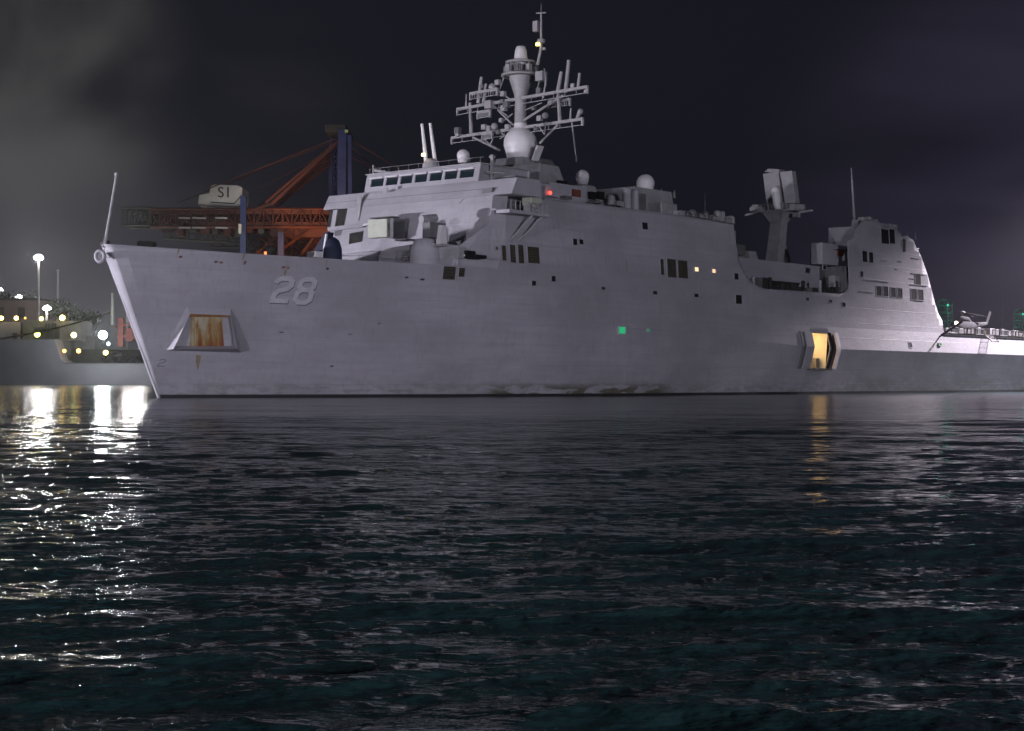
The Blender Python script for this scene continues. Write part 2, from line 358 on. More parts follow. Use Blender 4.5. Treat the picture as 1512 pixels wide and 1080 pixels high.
# ------------------------------------------------------------------ hull form
def itp(x, xs, ys): return float(np.interp(x, xs, ys))
GD = ([-.5, 0, 1.5, 6, 11, 16, 21, 27, 35, 43, 50, 58], [.012, .03, .12, .30, .43, .54, .64, .735, .85, .935, .985, 1])
GW = ([0, 1, 10, 20, 35, 50, 65], [.012, .035, .22, .42, .70, .9, 1])
def stem(z): return 7.15 * (1 - min(z, 15.6) / 15.6) if z > -2 else 8
def zk(s): return itp(s, [75, 87, 100, 125], [9.6, 8.7, 7.6, 6.75])
def hb(s, z):
    k = zk(s); kn = itp(s, [72, 96], [0, 1])
    sharp = 15.95 - max(0, min(z, 10.2) - k) * .19 - max(0, min(z, 12.6) - 10.2) * .10 - max(0, z - 12.6) * .045 if z > k else 15.95 - (k - z) * itp(s, [100, 135], [.16, .30])
    soft = 15.9 - max(0, z - 9) * .09 - max(0, 5 - z) * .12
    Mz = soft * (1 - kn) + sharp * kn
    x = s - stem(z); f_ = max(0, min(1, z / 15.3))
    g = itp(x, *GW) * (1 - f_) + itp(x, *GD) * f_
    tail = 1.0
    return max(.12, Mz * g * tail)
def surf(px, py):
    lo, hi = 17.5, -1.0
    def g(t): q = P(px, py, 't', t); return q[1] - hb(q[0], q[2]), q
    t = lo; prev = lo
    while t > hi:
        if g(t)[0] <= 0: break
        prev = t; t -= .25
    a, b = prev, t
    for _ in range(22):
        m_ = (a + b) / 2
        if g(m_)[0] > 0: a = m_
        else: b = m_
    return g((a + b) / 2)[1]
hang = [P(x, y, 't', 14.25) for x, y in ((1263, 338), (1272, 327), (1281, 324), (1298, 328), (1308, 335), (1321, 335.5), (1327, 344), (1330, 350), (1337, 348.5), (1347, 355), (1351, 366), (1357, 377), (1366, 406), (1370, 424), (1375, 447), (1379, 462), (1385, 474))]
TOP = [(-.3, 15.75), (4, 15.5), (12, 15.25), (25, 15.1), (43.3, 15.15), (46.2, 15.2), (46.6, 16.3), (48.0, 22.1), (53.1, 22.1), (53.12, 24.1), (61.4, 24.45), (82.8, 24.6), (98.3, 24.3),
       (98.7, 22.9), (98.9, 21.3), (99.5, 19.5), (100.2, 18.4), (101.3, 17.2), (103.0, 16.1), (104.7, 15.6), (106.6, 15.35), (118, 15.5), (129.5, 15.6), (131.2, 15.85), (132.2, 16.5), (132.7, 17.6), (132.72, 24.2), (134.8, 24.8)] + \
      [(q[0], q[2]) for q in hang] + [(165.9, 10.9), (166.3, 10.45), (208.0, 10.2)]
for i in range(1, len(TOP)):
    if TOP[i][0] <= TOP[i - 1][0]: TOP[i] = (TOP[i - 1][0] + .02, TOP[i][1])
def ztop(s, sign=1):
    z = itp(s, [a for a, b in TOP], [b for a, b in TOP])
    return min(z, itp(s, [99, 104, 157.9, 165.8, 166], [30, 17, 17, 12, 30])) if sign < 0 else z
SHIP = empty('warship', 'large light grey warship with the number 28 on its bow, across the whole picture', 'warship', BOW, R(50))
DOOR = (118.9, 124.6, 3.7, 9.1)             # side port opening s0 s1 z0 z1
def hull_shell(sign):
    ss = sorted(set([a for a, b in TOP if a > .3] + [k * .5 for k in range(1, 24)] + [12 + k * 1.5 for k in range(25)] + list(range(50, 209, 3)) + list(DOOR[:2]) + [208.]))
    ss = [x for i, x in enumerate(ss) if i == 0 or x - ss[i - 1] > .012]
    m = MB(); lev0 = [-1.6, 0, .9, 1.8, DOOR[2], 5.3]
    def levels(s): k = zk(s); return lev0 + [k - .04, k + .04] + [max(k + .1, v) for v in (DOOR[3], 10.2, 11.4, 12.6, 13.8)] + [15.0 + j * .75 for j in range(19)]
    # leading column runs up the stem
    nl = len(levels(0)); vs = []
    zt0 = ztop(0)
    vs += [(stem(min(z, zt0)) - .02 if z < 15.6 else -.02, sign * .10, min(z, zt0)) for z in levels(0)]
    for s_ in ss:
        zt = ztop(s_, sign)
        for z in levels(s_):
            zz = min(z, zt); st = stem(zz); xs = s_ + st * max(0, 1 - s_ / 22)
            vs.append((xs, sign * hb(xs, zz) if xs > st + .06 else sign * .12, zz))
    fs = []
    for i in range(len(ss)):
        for j in range(nl - 1):
            if i > 0:
                a, b = ss[i - 1], ss[i]; z0, z1 = levels(a)[j], levels(a)[j + 1]
                if sign > 0 and a >= DOOR[0] - .01 and b <= DOOR[1] + .01 and z0 >= DOOR[2] - .1 and z1 <= DOOR[3] + .1: continue
            fs.append((i * nl + j, (i + 1) * nl + j, (i + 1) * nl + j + 1, i * nl + j + 1))
    m.add(vs, fs, False)
    return m
hb_m = hull_shell(1); o2 = hull_shell(-1); off = len(hb_m.v)
hb_m.v += o2.v; hb_m.f += [tuple(i + off for i in f) for f in o2.f]; hb_m.mi += o2.mi; hb_m.sm += o2.sm
for zz in (-1.2, 5, 10): pass
hb_m.quad((208, -15.2, -1.2), (208, 15.2, -1.2), (208, 15.3, 10.2), (208, -15.3, 10.2))
# stem bar rounding the bow
HULL = hb_m.build('hull', 'hull', SHIP)
q = MB(); q.tube((7.75, 0, -1), (.12, 0, 15.72), .2, n=14); q.build('stem_bar', 'upper', HULL)
bmx = bmesh.new(); bmx.from_mesh(HULL.data); bmesh.ops.remove_doubles(bmx, verts=bmx.verts, dist=.003); bmesh.ops.dissolve_degenerate(bmx, edges=bmx.edges, dist=.003)
bmesh.ops.recalc_face_normals(bmx, faces=bmx.faces)
for f_ in bmx.faces: f_.smooth = True
for e_ in bmx.edges:
    if len(e_.link_faces) == 2 and e_.calc_face_angle(0) > R(4.2): e_.smooth = False
bmx.to_mesh(HULL.data); bmx.free()
sol = HULL.modifiers.new('plate', 'SOLIDIFY'); sol.thickness = .12; sol.offset = -1
# port and starboard sheets: decks (all inside the shell)
d = MB()
def deck(s0, s1, z, w=None, n=10):
    for k in range(n):
        a, b = s0 + (s1 - s0) * k / n, s0 + (s1 - s0) * (k + 1) / n
        wa, wb = (w, w) if w else (hb(a, z) - .16, hb(b, z) - .16)
        d.box((0, 0, 0), (0, 0, 0)) if False else d.quad((a, -wa, z), (b, -wb, z), (b, wb, z), (a, wa, z))
deck(.4, 44.5, 14.35, n=30); deck(46.7, 53, 21.95); deck(53.2, 98.6, 23.4); deck(98.6, 133, 14.6); d.quad((133, 8, 23), (158, 8, 23), (158, 13.9, 23), (133, 13.9, 23)); deck(133, 158, 14.6); deck(158, 207.9, 10.12)
d.build('deck', 'deck', SHIP)

# ------------------------------------------------------------------ things mounted on the shell
def onshell(px0, py0, px1, py1):
    a = surf(px0, (py0 + py1) / 2); b = surf(px1, (py0 + py1) / 2); c_ = surf((px0 + px1) / 2, py0); d_ = surf((px0 + px1) / 2, py1)
    return a[0], b[0], d_[2], c_[2]
def shell_panel(m, s0, s1, z0, z1, o0, o1):
    v = [(s, hb(s, z) + o, z) for o in (o0, o1) for s, z in ((s0, z0), (s1, z0), (s1, z1), (s0, z1))]
    m.add(v, [(3, 2, 1, 0), (4, 5, 6, 7), (0, 1, 5, 4), (1, 2, 6, 5), (2, 3, 7, 6), (3, 0, 4, 7)])
def vent(px0, py0, px1, py1, m='louvre', name='louvre_vent', slats=True):
    s0, s1, z0, z1 = onshell(px0, py0, px1, py1); q = MB(); shell_panel(q, s0, s1, z0, z1, -.1, .03); q.cur = 1
    w = .09
    for a, b, c_, d_ in ((s0 - w, s1 + w, z1, z1 + w), (s0 - w, s1 + w, z0 - w, z0), (s0 - w, s0, z0, z1), (s1, s1 + w, z0, z1)): shell_panel(q, a, b, c_, d_, -.1, .07)
    if slats and m == 'louvre':
        q.cur = 2; n_ = max(2, int((z1 - z0) / .3))
        for k in range(n_):
            zz = z0 + (z1 - z0) * (k + .5) / n_
            q.add([(s0, hb(s0, zz) + .03, zz - .04), (s1, hb(s1, zz) + .03, zz - .04), (s1, hb(s1, zz) + .065, zz - .10), (s0, hb(s0, zz) + .065, zz - .10),
                   (s0, hb(s0, zz) + .03, zz), (s1, hb(s1, zz) + .03, zz)], [(0, 1, 2, 3), (3, 2, 5, 4)])
    return q.build(name, ['louvred' if m == 'louvre' else 'black', 'hull', m if m == 'louvre' else 'black'], HULL, recalc=False)
for r_ in ((741, 363, 747, 385), (753, 362, 761, 388), (765, 362, 773, 389), (779, 365, 796, 389), (985, 383, 998, 410), (1001, 385, 1015, 411), (975, 383, 980, 406)): vent(*r_)
for r_ in ((654, 394, 672, 413), (677, 396, 686, 409)): vent(*r_)
for r_ in ((948, 329, 956, 339), (846, 353, 852, 362), (855, 354, 861, 361), (785, 415, 791, 422), (814, 408, 820, 416), (1084, 404, 1090, 413), (1086, 436, 1095, 449), (964, 430, 970, 435), (1025, 434, 1031, 439), (888, 424, 893, 428)):
    vent(*r_, m='louvred', name='small_vent', slats=False)
for r_ in ((1294, 423, 1301, 437), (1304, 423.5, 1311, 438), (1315, 425, 1322, 439), (1325, 426, 1332, 440), (1345, 427, 1353, 443), (1355, 428, 1363, 444), (1351, 405, 1359, 421), (1301, 339, 1312, 360), (1313, 339, 1321, 360), (1273, 371, 1280, 387), (1283, 373, 1289, 388)):
    vent(*r_, m='louvred')
for r_ in ((1342, 506, 1346, 513), (1270, 401, 1274, 409), (1190, 440, 1194, 444), (1224, 443, 1228, 447), (1243, 447, 1248, 453), (1215, 392, 1220, 398)):
    try: vent(*r_, m='louvred', name='scuttle', slats=False)
    except Exception: pass
def lit_port(px, py, w, col, st, nm, back=.06):
    s0, s1, z0, z1 = onshell(px - w / 2, py - w / 2, px + w / 2, py + w / 2); q = MB(); shell_panel(q, s0, s1, z0, z1, -.1, back); q.cur = 1
    for a, b, c_, d_ in ((s0 - .07, s1 + .07, z1, z1 + .07), (s0 - .07, s1 + .07, z0 - .07, z0), (s0 - .07, s0, z0, z1), (s1, s1 + .07, z0, z1)): shell_panel(q, a, b, c_, d_, -.1, .2)
    return q.build(nm, [lampmat(nm + '_glow', col, st), 'hull'], HULL, recalc=False)
lit_port(1027.5, 398, 6, (1, .72, .38), 1.5, 'lit_porthole'); lit_port(1053, 400.5, 5.5, (1, .62, .35), 1.3, 'lit_porthole')
lit_port(917.5, 488, 10, (.0, .42, .15), 1.0, 'green_lit_port'); lit_port(957, 488, 4, (.0, .35, .13), .8, 'green_lit_port')
lit_port(1387, 509, 3.5, (.05, .5, .08), .9, 'green_lit_port')
# dark lower halves of the two green ports
# overboard discharge and fairlead marks near the deck edge
for px, py, w, h, m_ in ((266, 379.5, 6, 4, 'darkred'), (318, 387, 5, 4, 'louvred'), (326, 388, 6, 4, 'darkred'), (361, 388, 4, 7, 'darkred'), (418, 395, 6, 4.5, 'darkred'), (425, 396, 4, 4.5, 'rust'), (483, 397, 4, 4, 'louvred'), (600, 410, 6, 3.5, 'louvred'), (623, 413, 8, 4, 'louvred'),
                      (415, 491, 8, 2, 'louvred'), (489, 541, 6, 3, 'louvred'), (733, 367, 4, 6, 'louvred'), (517, 494, 6, 2, 'digsh'), (560, 478, 5, 2, 'digsh')):
    s0, s1, z0, z1 = onshell(px - w / 2, py - h / 2, px + w / 2, py + h / 2); q = MB()
    for k in range(12):
        pass
    cx_, cz_ = (s0 + s1) / 2, (z0 + z1) / 2; rx, rz_ = (s1 - s0) / 2, (z1 - z0) / 2
    ring = lambda f_, o: [(cx_ + rx * f_ * math.cos(i * math.pi / 6), hb(cx_ + rx * f_ * math.cos(i * math.pi / 6), cz_ + rz_ * f_ * math.sin(i * math.pi / 6)) + o, cz_ + rz_ * f_ * math.sin(i * math.pi / 6)) for i in range(12)]
    a, b, c_ = ring(1.15, -.05), ring(1.1, .13), ring(.8, .09)
    q.add(a + b + c_, [(i, (i + 1) % 12, 12 + (i + 1) % 12, 12 + i) for i in range(12)] + [(12 + i, 12 + (i + 1) % 12, 24 + (i + 1) % 12, 24 + i) for i in range(12)]); q.cur = 1
    q.add(c_, [tuple(range(12))]); q.build('fairlead', ['hull', m_], HULL)
for px, py, w, h in ((263, 372, 2.5, 10), (359.5, 380, 3, 12), (421, 403, 4, 9), (482, 390, 1.6, 12)):   # runs of rust
    s0, s1, z0, z1 = onshell(px - w / 2, py - h / 2, px + w / 2, py + h / 2); q = MB()
    w2 = (s1 - s0) / 2; sm_ = (s0 + s1) / 2
    q.quad(*[(s_, hb(s_, z_) + .015, z_) for s_, z_ in ((sm_ - w2 * .2, z0), (sm_ + w2 * .2, z0), (sm_ + w2, (z0 + z1) / 2), (sm_ + w2 * .7, z1), (sm_ - w2 * .7, z1), (sm_ - w2, (z0 + z1) / 2))])
    q.build('rust_run', 'rustmark', HULL)
# hull number
def stroke_digit(strokes, corners, w, name, paints=((1, 'digsh', .012), (0, 'digit', .024))):
    BL, BR, TR, TL = [surf(*c_) for c_ in corners]
    def mp(u, v, o):
        s_ = (BL[0] * (1 - u) + BR[0] * u) * (1 - v) + (TL[0] * (1 - u) + TR[0] * u) * v
        z_ = (BL[2] * (1 - u) + BR[2] * u) * (1 - v) + (TL[2] * (1 - u) + TR[2] * u) * v
        return s_, z_, o
    for sh, mt, o in paints:
        q = MB()
        for pts, closed in strokes:
            n_ = len(pts); L_, R_ = [], []
            for i in range(n_):
                p = Vector(pts[i]); a = Vector(pts[i - 1]) if (i or closed) else None; b = Vector(pts[(i + 1) % n_]) if (i < n_ - 1 or closed) else None
                asp = 1.5
                def dr(x, y): v_ = Vector(((y - x).x, (y - x).y * asp)); return v_.normalized()
                d0 = dr(a, p) if a is not None else dr(p, b); d1 = dr(p, b) if b is not None else d0
                n0 = Vector((-(d0 + d1).y, (d0 + d1).x)).normalized(); cs = max(.5, n0.dot(Vector((-d0.y, d0.x))))
                nn = Vector((n0.x, n0.y / asp)) * w / cs
                L_.append(p + nn); R_.append(p - nn)
            vs = []
            for p in L_ + R_:
                s_, z_, _o = mp(p.x + (.05 if sh else 0), p.y - (.045 if sh else 0), 0)
                vs.append((s_, hb(s_, z_) + o, z_))
            fs = [(i, (i + 1) % n_, n_ + (i + 1) % n_, n_ + i) for i in range(n_ if closed else n_ - 1)]
            q.add(vs, fs)
        # each quad is made two-sided thin paint
        q.build(name if not sh else name + '_shadow', mt, HULL)
two = [([(.06, .76), (.14, .87), (.32, .93), (.70, .93), (.88, .82), (.88, .66), (.72, .54), (.30, .46), (.12, .32), (.10, .08), (.94, .08)], False)]
eight = [([(.32, .94), (.70, .94), (.88, .84), (.88, .66), (.72, .54), (.30, .54), (.12, .66), (.12, .84)], True),
         ([(.30, .54), (.72, .54), (.90, .42), (.90, .18), (.70, .07), (.30, .07), (.10, .18), (.10, .42)], True)]
stroke_digit(two, ((398, 447), (426, 448), (437, 409), (408, 409)), .13, 'digit_two')
stroke_digit(eight, ((431, 449), (458, 450), (470, 411), (443, 410)), .13, 'digit_eight')
stroke_digit([(two[0][0], False)], ((231, 542), (243, 542), (246, 530), (236, 530)), .07, 'draft_mark', ((0, 'digsh', .02),))
# anchor bolster with rusty recess
def bolster():
    O = [Vector(surf(*c_)) for c_ in ((274, 449), (343, 452), (359, 523), (240, 519))]
    I = [Vector(surf(*c_)) for c_ in ((279, 462), (338, 464), (346, 511), (252, 511))]
    nrm = ((O[1] - O[0]).cross(O[3] - O[0])).normalized()
    if nrm.y < 0: nrm = -nrm
    out_ = nrm; O = [p - nrm * .25 for p in O]
    J = [I[0] + out_ * .45, I[1] + out_ * .55, I[2] + out_ * 1.15, I[3] + out_ * 1.15]
    Rr = [p - out_ * .1 for p in I]
    q = MB(); q.add(O + J, [(i, (i + 1) % 4, 4 + (i + 1) % 4, 4 + i) for i in range(4)])
    q.add(J + Rr, [(i, (i + 1) % 4, 4 + (i + 1) % 4, 4 + i) for i in range(4)])
    q.build('anchor_bolster', 'upper', HULL, bevel=.05)
    nx, nz_ = 10, 10
    def sheet(pts, o, nm, m_):
        vs = []
        for j in range(nz_ + 1):
            for i in range(nx + 1):
                u, v = i / nx, j / nz_
                px = (pts[3][0] * (1 - u) + pts[2][0] * u) * (1 - v) + (pts[0][0] * (1 - u) + pts[1][0] * u) * v
                py = (pts[3][1] * (1 - u) + pts[2][1] * u) * (1 - v) + (pts[0][1] * (1 - u) + pts[1][1] * u) * v
                vs.append(Vector(surf(px, py)) + out_ * o)
        q = MB(); q.add(vs, [(j * (nx + 1) + i, j * (nx + 1) + i + 1, (j + 1) * (nx + 1) + i + 1, (j + 1) * (nx + 1) + i) for j in range(nz_) for i in range(nx)], True)
        ob = q.build(nm, m_, HULL, recalc=False); uvl = ob.data.uv_layers.new(name='uv')
        for lp in ob.data.loops: k = lp.vertex_index; uvl.data[lp.index].uv = ((k % (nx + 1)) / nx, (k // (nx + 1)) / nz_)
    sheet(((281, 463), (336, 464), (342, 511), (257, 511)), .06, 'recess_plate', 'upper')
    sheet(((282, 464), (327, 465), (330, 511), (280, 511)), .10, 'rust_plate', 'rustpanel')
    q = MB(); q.slab([I[0] + out_ * .13, I[1] + out_ * .13, I[1] + out_ * .13 + Vector((0, 0, -.3)), I[0] + out_ * .13 + Vector((0, 0, -.4))], out_ * .05)
    q.build('rusty_lintel', 'rust', HULL)
    q = MB(); q.quad(*[Vector((s_, hb(s_, z_) + .02, z_)) for s_, z_ in [(surf(x, y)[0], surf(x, y)[2]) for x, y in ((289, 524), (297, 525), (295, 537), (292, 548), (289, 537))]])
    q.build('rust_run', 'rustmark', HULL)
bolster()
# bow chock ring and jackstaff
q = MB(); prof = []
cx = P(149, 379, 't', .25)
n1, n2 = 24, 8; vs = []
ax1 = Vector((.55, .25, .8)).normalized(); fw = Vector((-.75, .66, 0)).normalized(); ax2 = fw.cross(Vector((0, 0, 1))).normalized(); ax1 = Vector((0, 0, 1))
for i in range(n1):
    w = 2 * math.pi * i / n1; dr_ = ax1 * math.cos(w) * 1.2 + ax2 * math.sin(w)
    for j in range(n2):
        a = 2 * math.pi * j / n2; vs.append(Vector(cx) + fw * .35 + dr_ * (.44 + .2 * math.cos(a)) + fw * .28 * math.sin(a))
q.add(vs, [(i * n2 + j, ((i + 1) % n1) * n2 + j, ((i + 1) % n1) * n2 + (j + 1) % n2, i * n2 + (j + 1) % n2) for i in range(n1) for j in range(n2)], True)
q.build('bow_chock', 'upper', HULL)
q = MB(); q.tube(Vector(cx) - fw * .5, Vector(cx) + fw * .4, .38, n=14); q.build('chock_core', 'grey', HULL)
q = MB(); q.tube(P(155, 361, 't', 0), P(172, 258, 't', 0), .17, .13, n=8); q.tube(P(150, 366, 't', 0), P(158, 340, 't', 0), .04, n=6); q.dome(P(172, 257.5, 't', 0), .22)
q.build('jackstaff', 'mast', SHIP)
# side port: lit room behind the opening, leaves folded back
S0, S1, Z0, Z1 = DOOR; q = MB()
q.quad((S0, 10.2, Z0), (S1, 10.2, Z0), (S1, 10.2, Z1), (S0, 10.2, Z1)); q.quad((S0, 10.2, Z0), (S0, hb(S0, Z0) - .05, Z0), (S0, hb(S0, Z1) - .05, Z1), (S0, 10.2, Z1))
q.quad((S1, 10.2, Z0), (S1, hb(S1, Z0) - .05, Z0), (S1, hb(S1, Z1) - .05, Z1), (S1, 10.2, Z1)); q.quad((S0, 10.2, Z0), (S1, 10.2, Z0), (S1, 15.4, Z0), (S0, 15.4, Z0)); q.quad((S0, 10.2, Z1), (S1, 10.2, Z1), (S1, 15.7, Z1), (S0, 15.7, Z1))
q.build('side_port_room', 'cream', HULL)
q = MB()
for k in range(5): q.box((S0 + .6 + k * 1.0, 10.3, Z0), (S0 + .72 + k * 1.0, 10.5, Z1))
q.box((S1 - 1.3, 12.4, Z0), (S1 - .3, 14.2, Z0 + 1.6)); q.tube((S0 + 1.2, 14.6, Z0), (S0 + 1.2, 14.6, Z0 + 1.1), .25)
for k in range(4): q.box((S0, 12.8, Z0 + 1.8 + k * .9), (S1, 12.9, Z0 + 1.86 + k * .9))
q.build('room_fitting', 'dgrey', HULL)
q = MB(); q.box((S0 + 2.3, 13.5, Z0 + .8), (S0 + 3.7, 13.62, Z0 + 2.6)); q.build('room_lamp', lampmat('warm_room_lamp', (1, .66, .3), 9), HULL)
pl = bpy.data.lights.new('room_light', 'POINT'); po = bpy.data.objects.new('room_light', pl); COL.objects.link(po); po.location = wpt(S0 + 3.0, 13.4, Z0 + 3.9); pl.energy = 430; pl.color = (1, .60, .24); pl.shadow_soft_size = .3
def leaf(s0, s1, o0, o1, nm, m_, lab=None):
    q = MB(); n_ = 10; zs_ = [Z0 - .1 + (Z1 - Z0 + .3) * k / n_ for k in range(n_ + 1)]
    for k in range(n_):
        z0, z1 = zs_[k], zs_[k + 1]
        def B(z): return .4 * math.sin(math.pi * (z - zs_[0]) / (zs_[-1] - zs_[0]))
        v = []
        for z in (z0, z1):
            for s_, o_ in ((s0, o0), (s1, o1)):
                t_ = hb(s_, z); v += [(s_ + B(z) * .5, t_ + o_ - .3, z), (s_ + B(z) * .5, t_ + o_, z)]
        q.add(v, [(0, 2, 3, 1), (4, 5, 7, 6), (1, 3, 7, 5), (0, 4, 6, 2), (0, 1, 5, 4), (2, 6, 7, 3)])
    return q.build(nm, m_, HULL, lab)
leaf(S1 + .35, S1 + 2.5, 1.15, .45, 'port_leaf', 'upper', 'pale outward bulged door leaf')
leaf(S1 - .05, S1 + .35, .25, .35, 'door_seal', 'black')
leaf(S0 - 3.2, S0 - 2.2, .25, .2, 'door_seal', 'dgrey'); leaf(S0 - 2.1, S0 - .1, .35, .45, 'port_leaf', 'hull', 'grey folded door leaf')
q = MB(); q.box((S0 - .2, 15.2, Z0 - .28), (S1 + .2, 16.2, Z0 - .02)); q.build('sill', 'dgrey', HULL)

# ------------------------------------------------------------------ forward superstructure
def face_s(z): return 44.4 + (z - 16) * .235
q = MB()
# front wall with the wheelhouse band, a little raked; port corner is turned with the shell
def row(z, w): return [(face_s(z), -w, z), (face_s(z), w, z)]
zs_ = [14.4, 18.0, 21.5, 24.0]; ws_ = [13.95, 13.9, 13.8, 13.65]
for (z0, w0), (z1, w1) in zip(list(zip(zs_, ws_))[:-1], list(zip(zs_, ws_))[1:]):
    a, b = row(z0, w0), row(z1, w1); q.quad(a[0], a[1], b[1], b[0])
    for sg in (-1, 1):                      # turned corner back to the shell
        q.quad((face_s(z0), sg * w0, z0), (face_s(z0) + 2.2, sg * (hb(face_s(z0) + 2.2, z0) - .02), z0), (face_s(z1) + 2.2, sg * (hb(face_s(z1) + 2.2, z1) - .02), z1), (face_s(z1), sg * w1, z1))
q.build('front_wall', 'upper', SHIP)
# overhanging bridge-wing band
q = MB(); f0, f1 = 46.25, 47.3
q.add([(f0, -15.9, 24.02), (f0, 16.6, 24.02), (f1, 16.6, 26.05), (f1, -15.9, 25.95), (51.5, -15.9, 24.02), (51.5, 16.6, 24.02), (51.5, 16.6, 26.05), (51.5, -15.9, 25.95)],
      [(0, 1, 2, 3), (1, 5, 6, 2), (3, 2, 6, 7), (0, 3, 7, 4), (0, 4, 5, 1), (4, 7, 6, 5)])
q.build('bridge_wing', 'upper', SHIP, bevel=.05)
q = MB(); q.box((46.6, -15.7, 24.9), (46.72, 13.6, 24.94)); q.build('wing_seam', 'dgrey', SHIP)
# pilot house
PH0, PH1, PZ0, PZ1 = -10.0, 9.7, 26.0, 28.35
ph = MB(); a = [(48.0, PH0, PZ0), (48.0, PH1, PZ0), (48.55, PH1 - .25, PZ1), (48.55, PH0 + .35, PZ1)]
fz0, fz1 = 26.75, 27.75
def fs(z): return 48.0 + (z - PZ0) * .234
def strip(z0, z1, t0, t1, th=.25): ph.add([(fs(z0), t0, z0), (fs(z0), t1, z0), (fs(z1), t1, z1), (fs(z1), t0, z1), (fs(z0) + th, t0, z0), (fs(z0) + th, t1, z0), (fs(z1) + th, t1, z1), (fs(z1) + th, t0, z1)],
        [(0, 1, 2, 3), (4, 7, 6, 5), (0, 4, 5, 1), (1, 5, 6, 2), (2, 6, 7, 3), (3, 7, 4, 0)])
strip(PZ0, fz0, PH0, PH1); strip(fz1, PZ1, PH0, PH1)
wl, wr, nw = PH0 + .9, PH1 - .9, 7; ww = (wr - wl) / nw
strip(fz0, fz1, PH0, wl); strip(fz0, fz1, wr, PH1)
for k in range(1, nw): strip(fz0, fz1, wl + k * ww - .22, wl + k * ww + .22)
for sg, tt in ((-1, PH0), (1, PH1)): ph.add([(48.1, tt, PZ0), (58, tt, PZ0), (58, tt - sg * .3, PZ1), (48.6, tt - sg * .3, PZ1)], [(0, 1, 2, 3)])
ph.quad((48.56, PH0 + .3, PZ1 - .01), (58, PH0 + .3, PZ1 - .01), (58, PH1 - .3, PZ1 - .01), (48.56, PH1 - .3, PZ1 - .01)); ph.quad((58, PH0, PZ0), (58, PH1, PZ0), (58, PH1, PZ1), (58, PH0, PZ1))
PIL = ph.build('pilot_house', 'upper', SHIP, recalc=False)
for k in range(nw):
    a0 = wl + k * ww + (.22 if k else 0); a1 = wl + (k + 1) * ww - (.22 if k < nw - 1 else 0)
    q = MB(); q.add([(fs(fz0) + .14, a0, fz0), (fs(fz0) + .14, a1, fz0), (fs(fz1) + .14, a1, fz1), (fs(fz1) + .14, a0, fz1)], [(0, 1, 2, 3)]); q.build('window_pane', 'glass', PIL)
    q = MB(); q.box((fs(fz1) - .35, a0 - .02, fz1 + .02), (fs(fz1) + .1, a1 + .02, fz1 + .17)); q.build('window_hood', 'white', PIL)
q = MB(); q.box((48.3, PH0 - .1, PZ1), (58.2, PH1 + .1, PZ1 + .16)); q.build('roof', 'grey', PIL)
q = MB()
for k in range(12): q.tube((49, PH0 + k * 1.75, PZ1 + .16), (49, PH0 + k * 1.75, PZ1 + .9), .025, n=5)
q.tube((49, PH0, PZ1 + .9), (49, PH1, PZ1 + .9), .022, n=5); q.build('roof_rail', 'mast', PIL)
q = MB(); q.box((50.2, PH1 + .1, 26.05), (50.5, PH1 + .5, 29.6)); q.box((50.1, PH1, 29.2), (50.6, PH1 + .6, 29.5)); q.build('light_post', 'mast', SHIP)
q = MB(); q.beam((49, PH1 + .8, 27.3), (49.4, PH1 + 3.2, 27.0), .12, .12); q.box((51, 10.5, 26.05), (53.2, 13.2, 26.9)); q.box((51.5, 13.4, 26.05), (52.4, 14.3, 26.4)); q.build('signal_locker', 'dgrey', SHIP)
# small navigation radar on the left end of the bridge roof
def F1(px, py, s=47.6): return P(px, py, 's', s)
q = MB(); a = F1(551, 262, 49.5); q.tube(a, Vector(a) + Vector((0, 0, 1.6)), .14); a = F1(562, 262, 49.5); q.tube(a, Vector(a) + Vector((0, 0, 1.0)), .25, .14); a = F1(566, 256, 49.5)
q.beam(Vector(a) + Vector((-.1, -1.5, .45)), Vector(a) + Vector((.1, 1.2, -.1)), .3, .32); q.beam(Vector(a) + Vector((0, -.9, -.5)), Vector(a) + Vector((0, .3, .3)), .2, .2); q.build('navigation_radar', 'mast', SHIP)
# windows and openings in the front wall
def fpanel(pts, th, nm, m_, ds=0, lab=None):
    v = []
    for px, py in pts:
        p = P(px, py, 's', 46.0); p = P(px, py, 's', face_s(min(24, p[2])) - ds); v.append(p)
    q = MB(); q.slab(v, (th, 0, 0)); return q.build(nm, m_, SHIP, lab)
fpanel(((487, 310), (513, 308), (508, 334), (483, 337)), .2, 'gallery_opening', 'louvred', .03); fpanel(((492, 311), (498, 310), (494, 335), (488, 336)), .3, 'gallery_pillar', 'upper', .25)
fpanel(((483, 336), (512, 332.5), (536, 332.5), (536, 335.5), (484, 341.5)), .5, 'ledge', 'upper', .5)
fpanel(((536, 331), (560, 327), (560, 329), (536, 334)), .5, 'ledge', 'white', .5)
fpanel(((516, 345), (537, 341), (535, 357), (515, 361)), .2, 'louvre_vent', 'louvred', .04)
fpanel(((494, 342), (506, 339), (503, 348), (494, 349)), .2, 'recess', 'dgrey', .04)
fpanel(((528, 288), (534, 287.4), (530, 326), (525, 326.5)), .1, 'cable_trunk', 'grey', .1)
fpanel(((566, 278), (572, 277), (571, 284), (565, 285)), .1, 'bracket', 'grey', .12)
fpanel(((713, 279), (727, 277), (726, 284), (712, 286)), .1, 'deck_light', 'dgrey', .12)
fpanel(((676, 299), (683, 293), (685, 294), (678, 301)), .1, 'bracket', 'grey', .1)
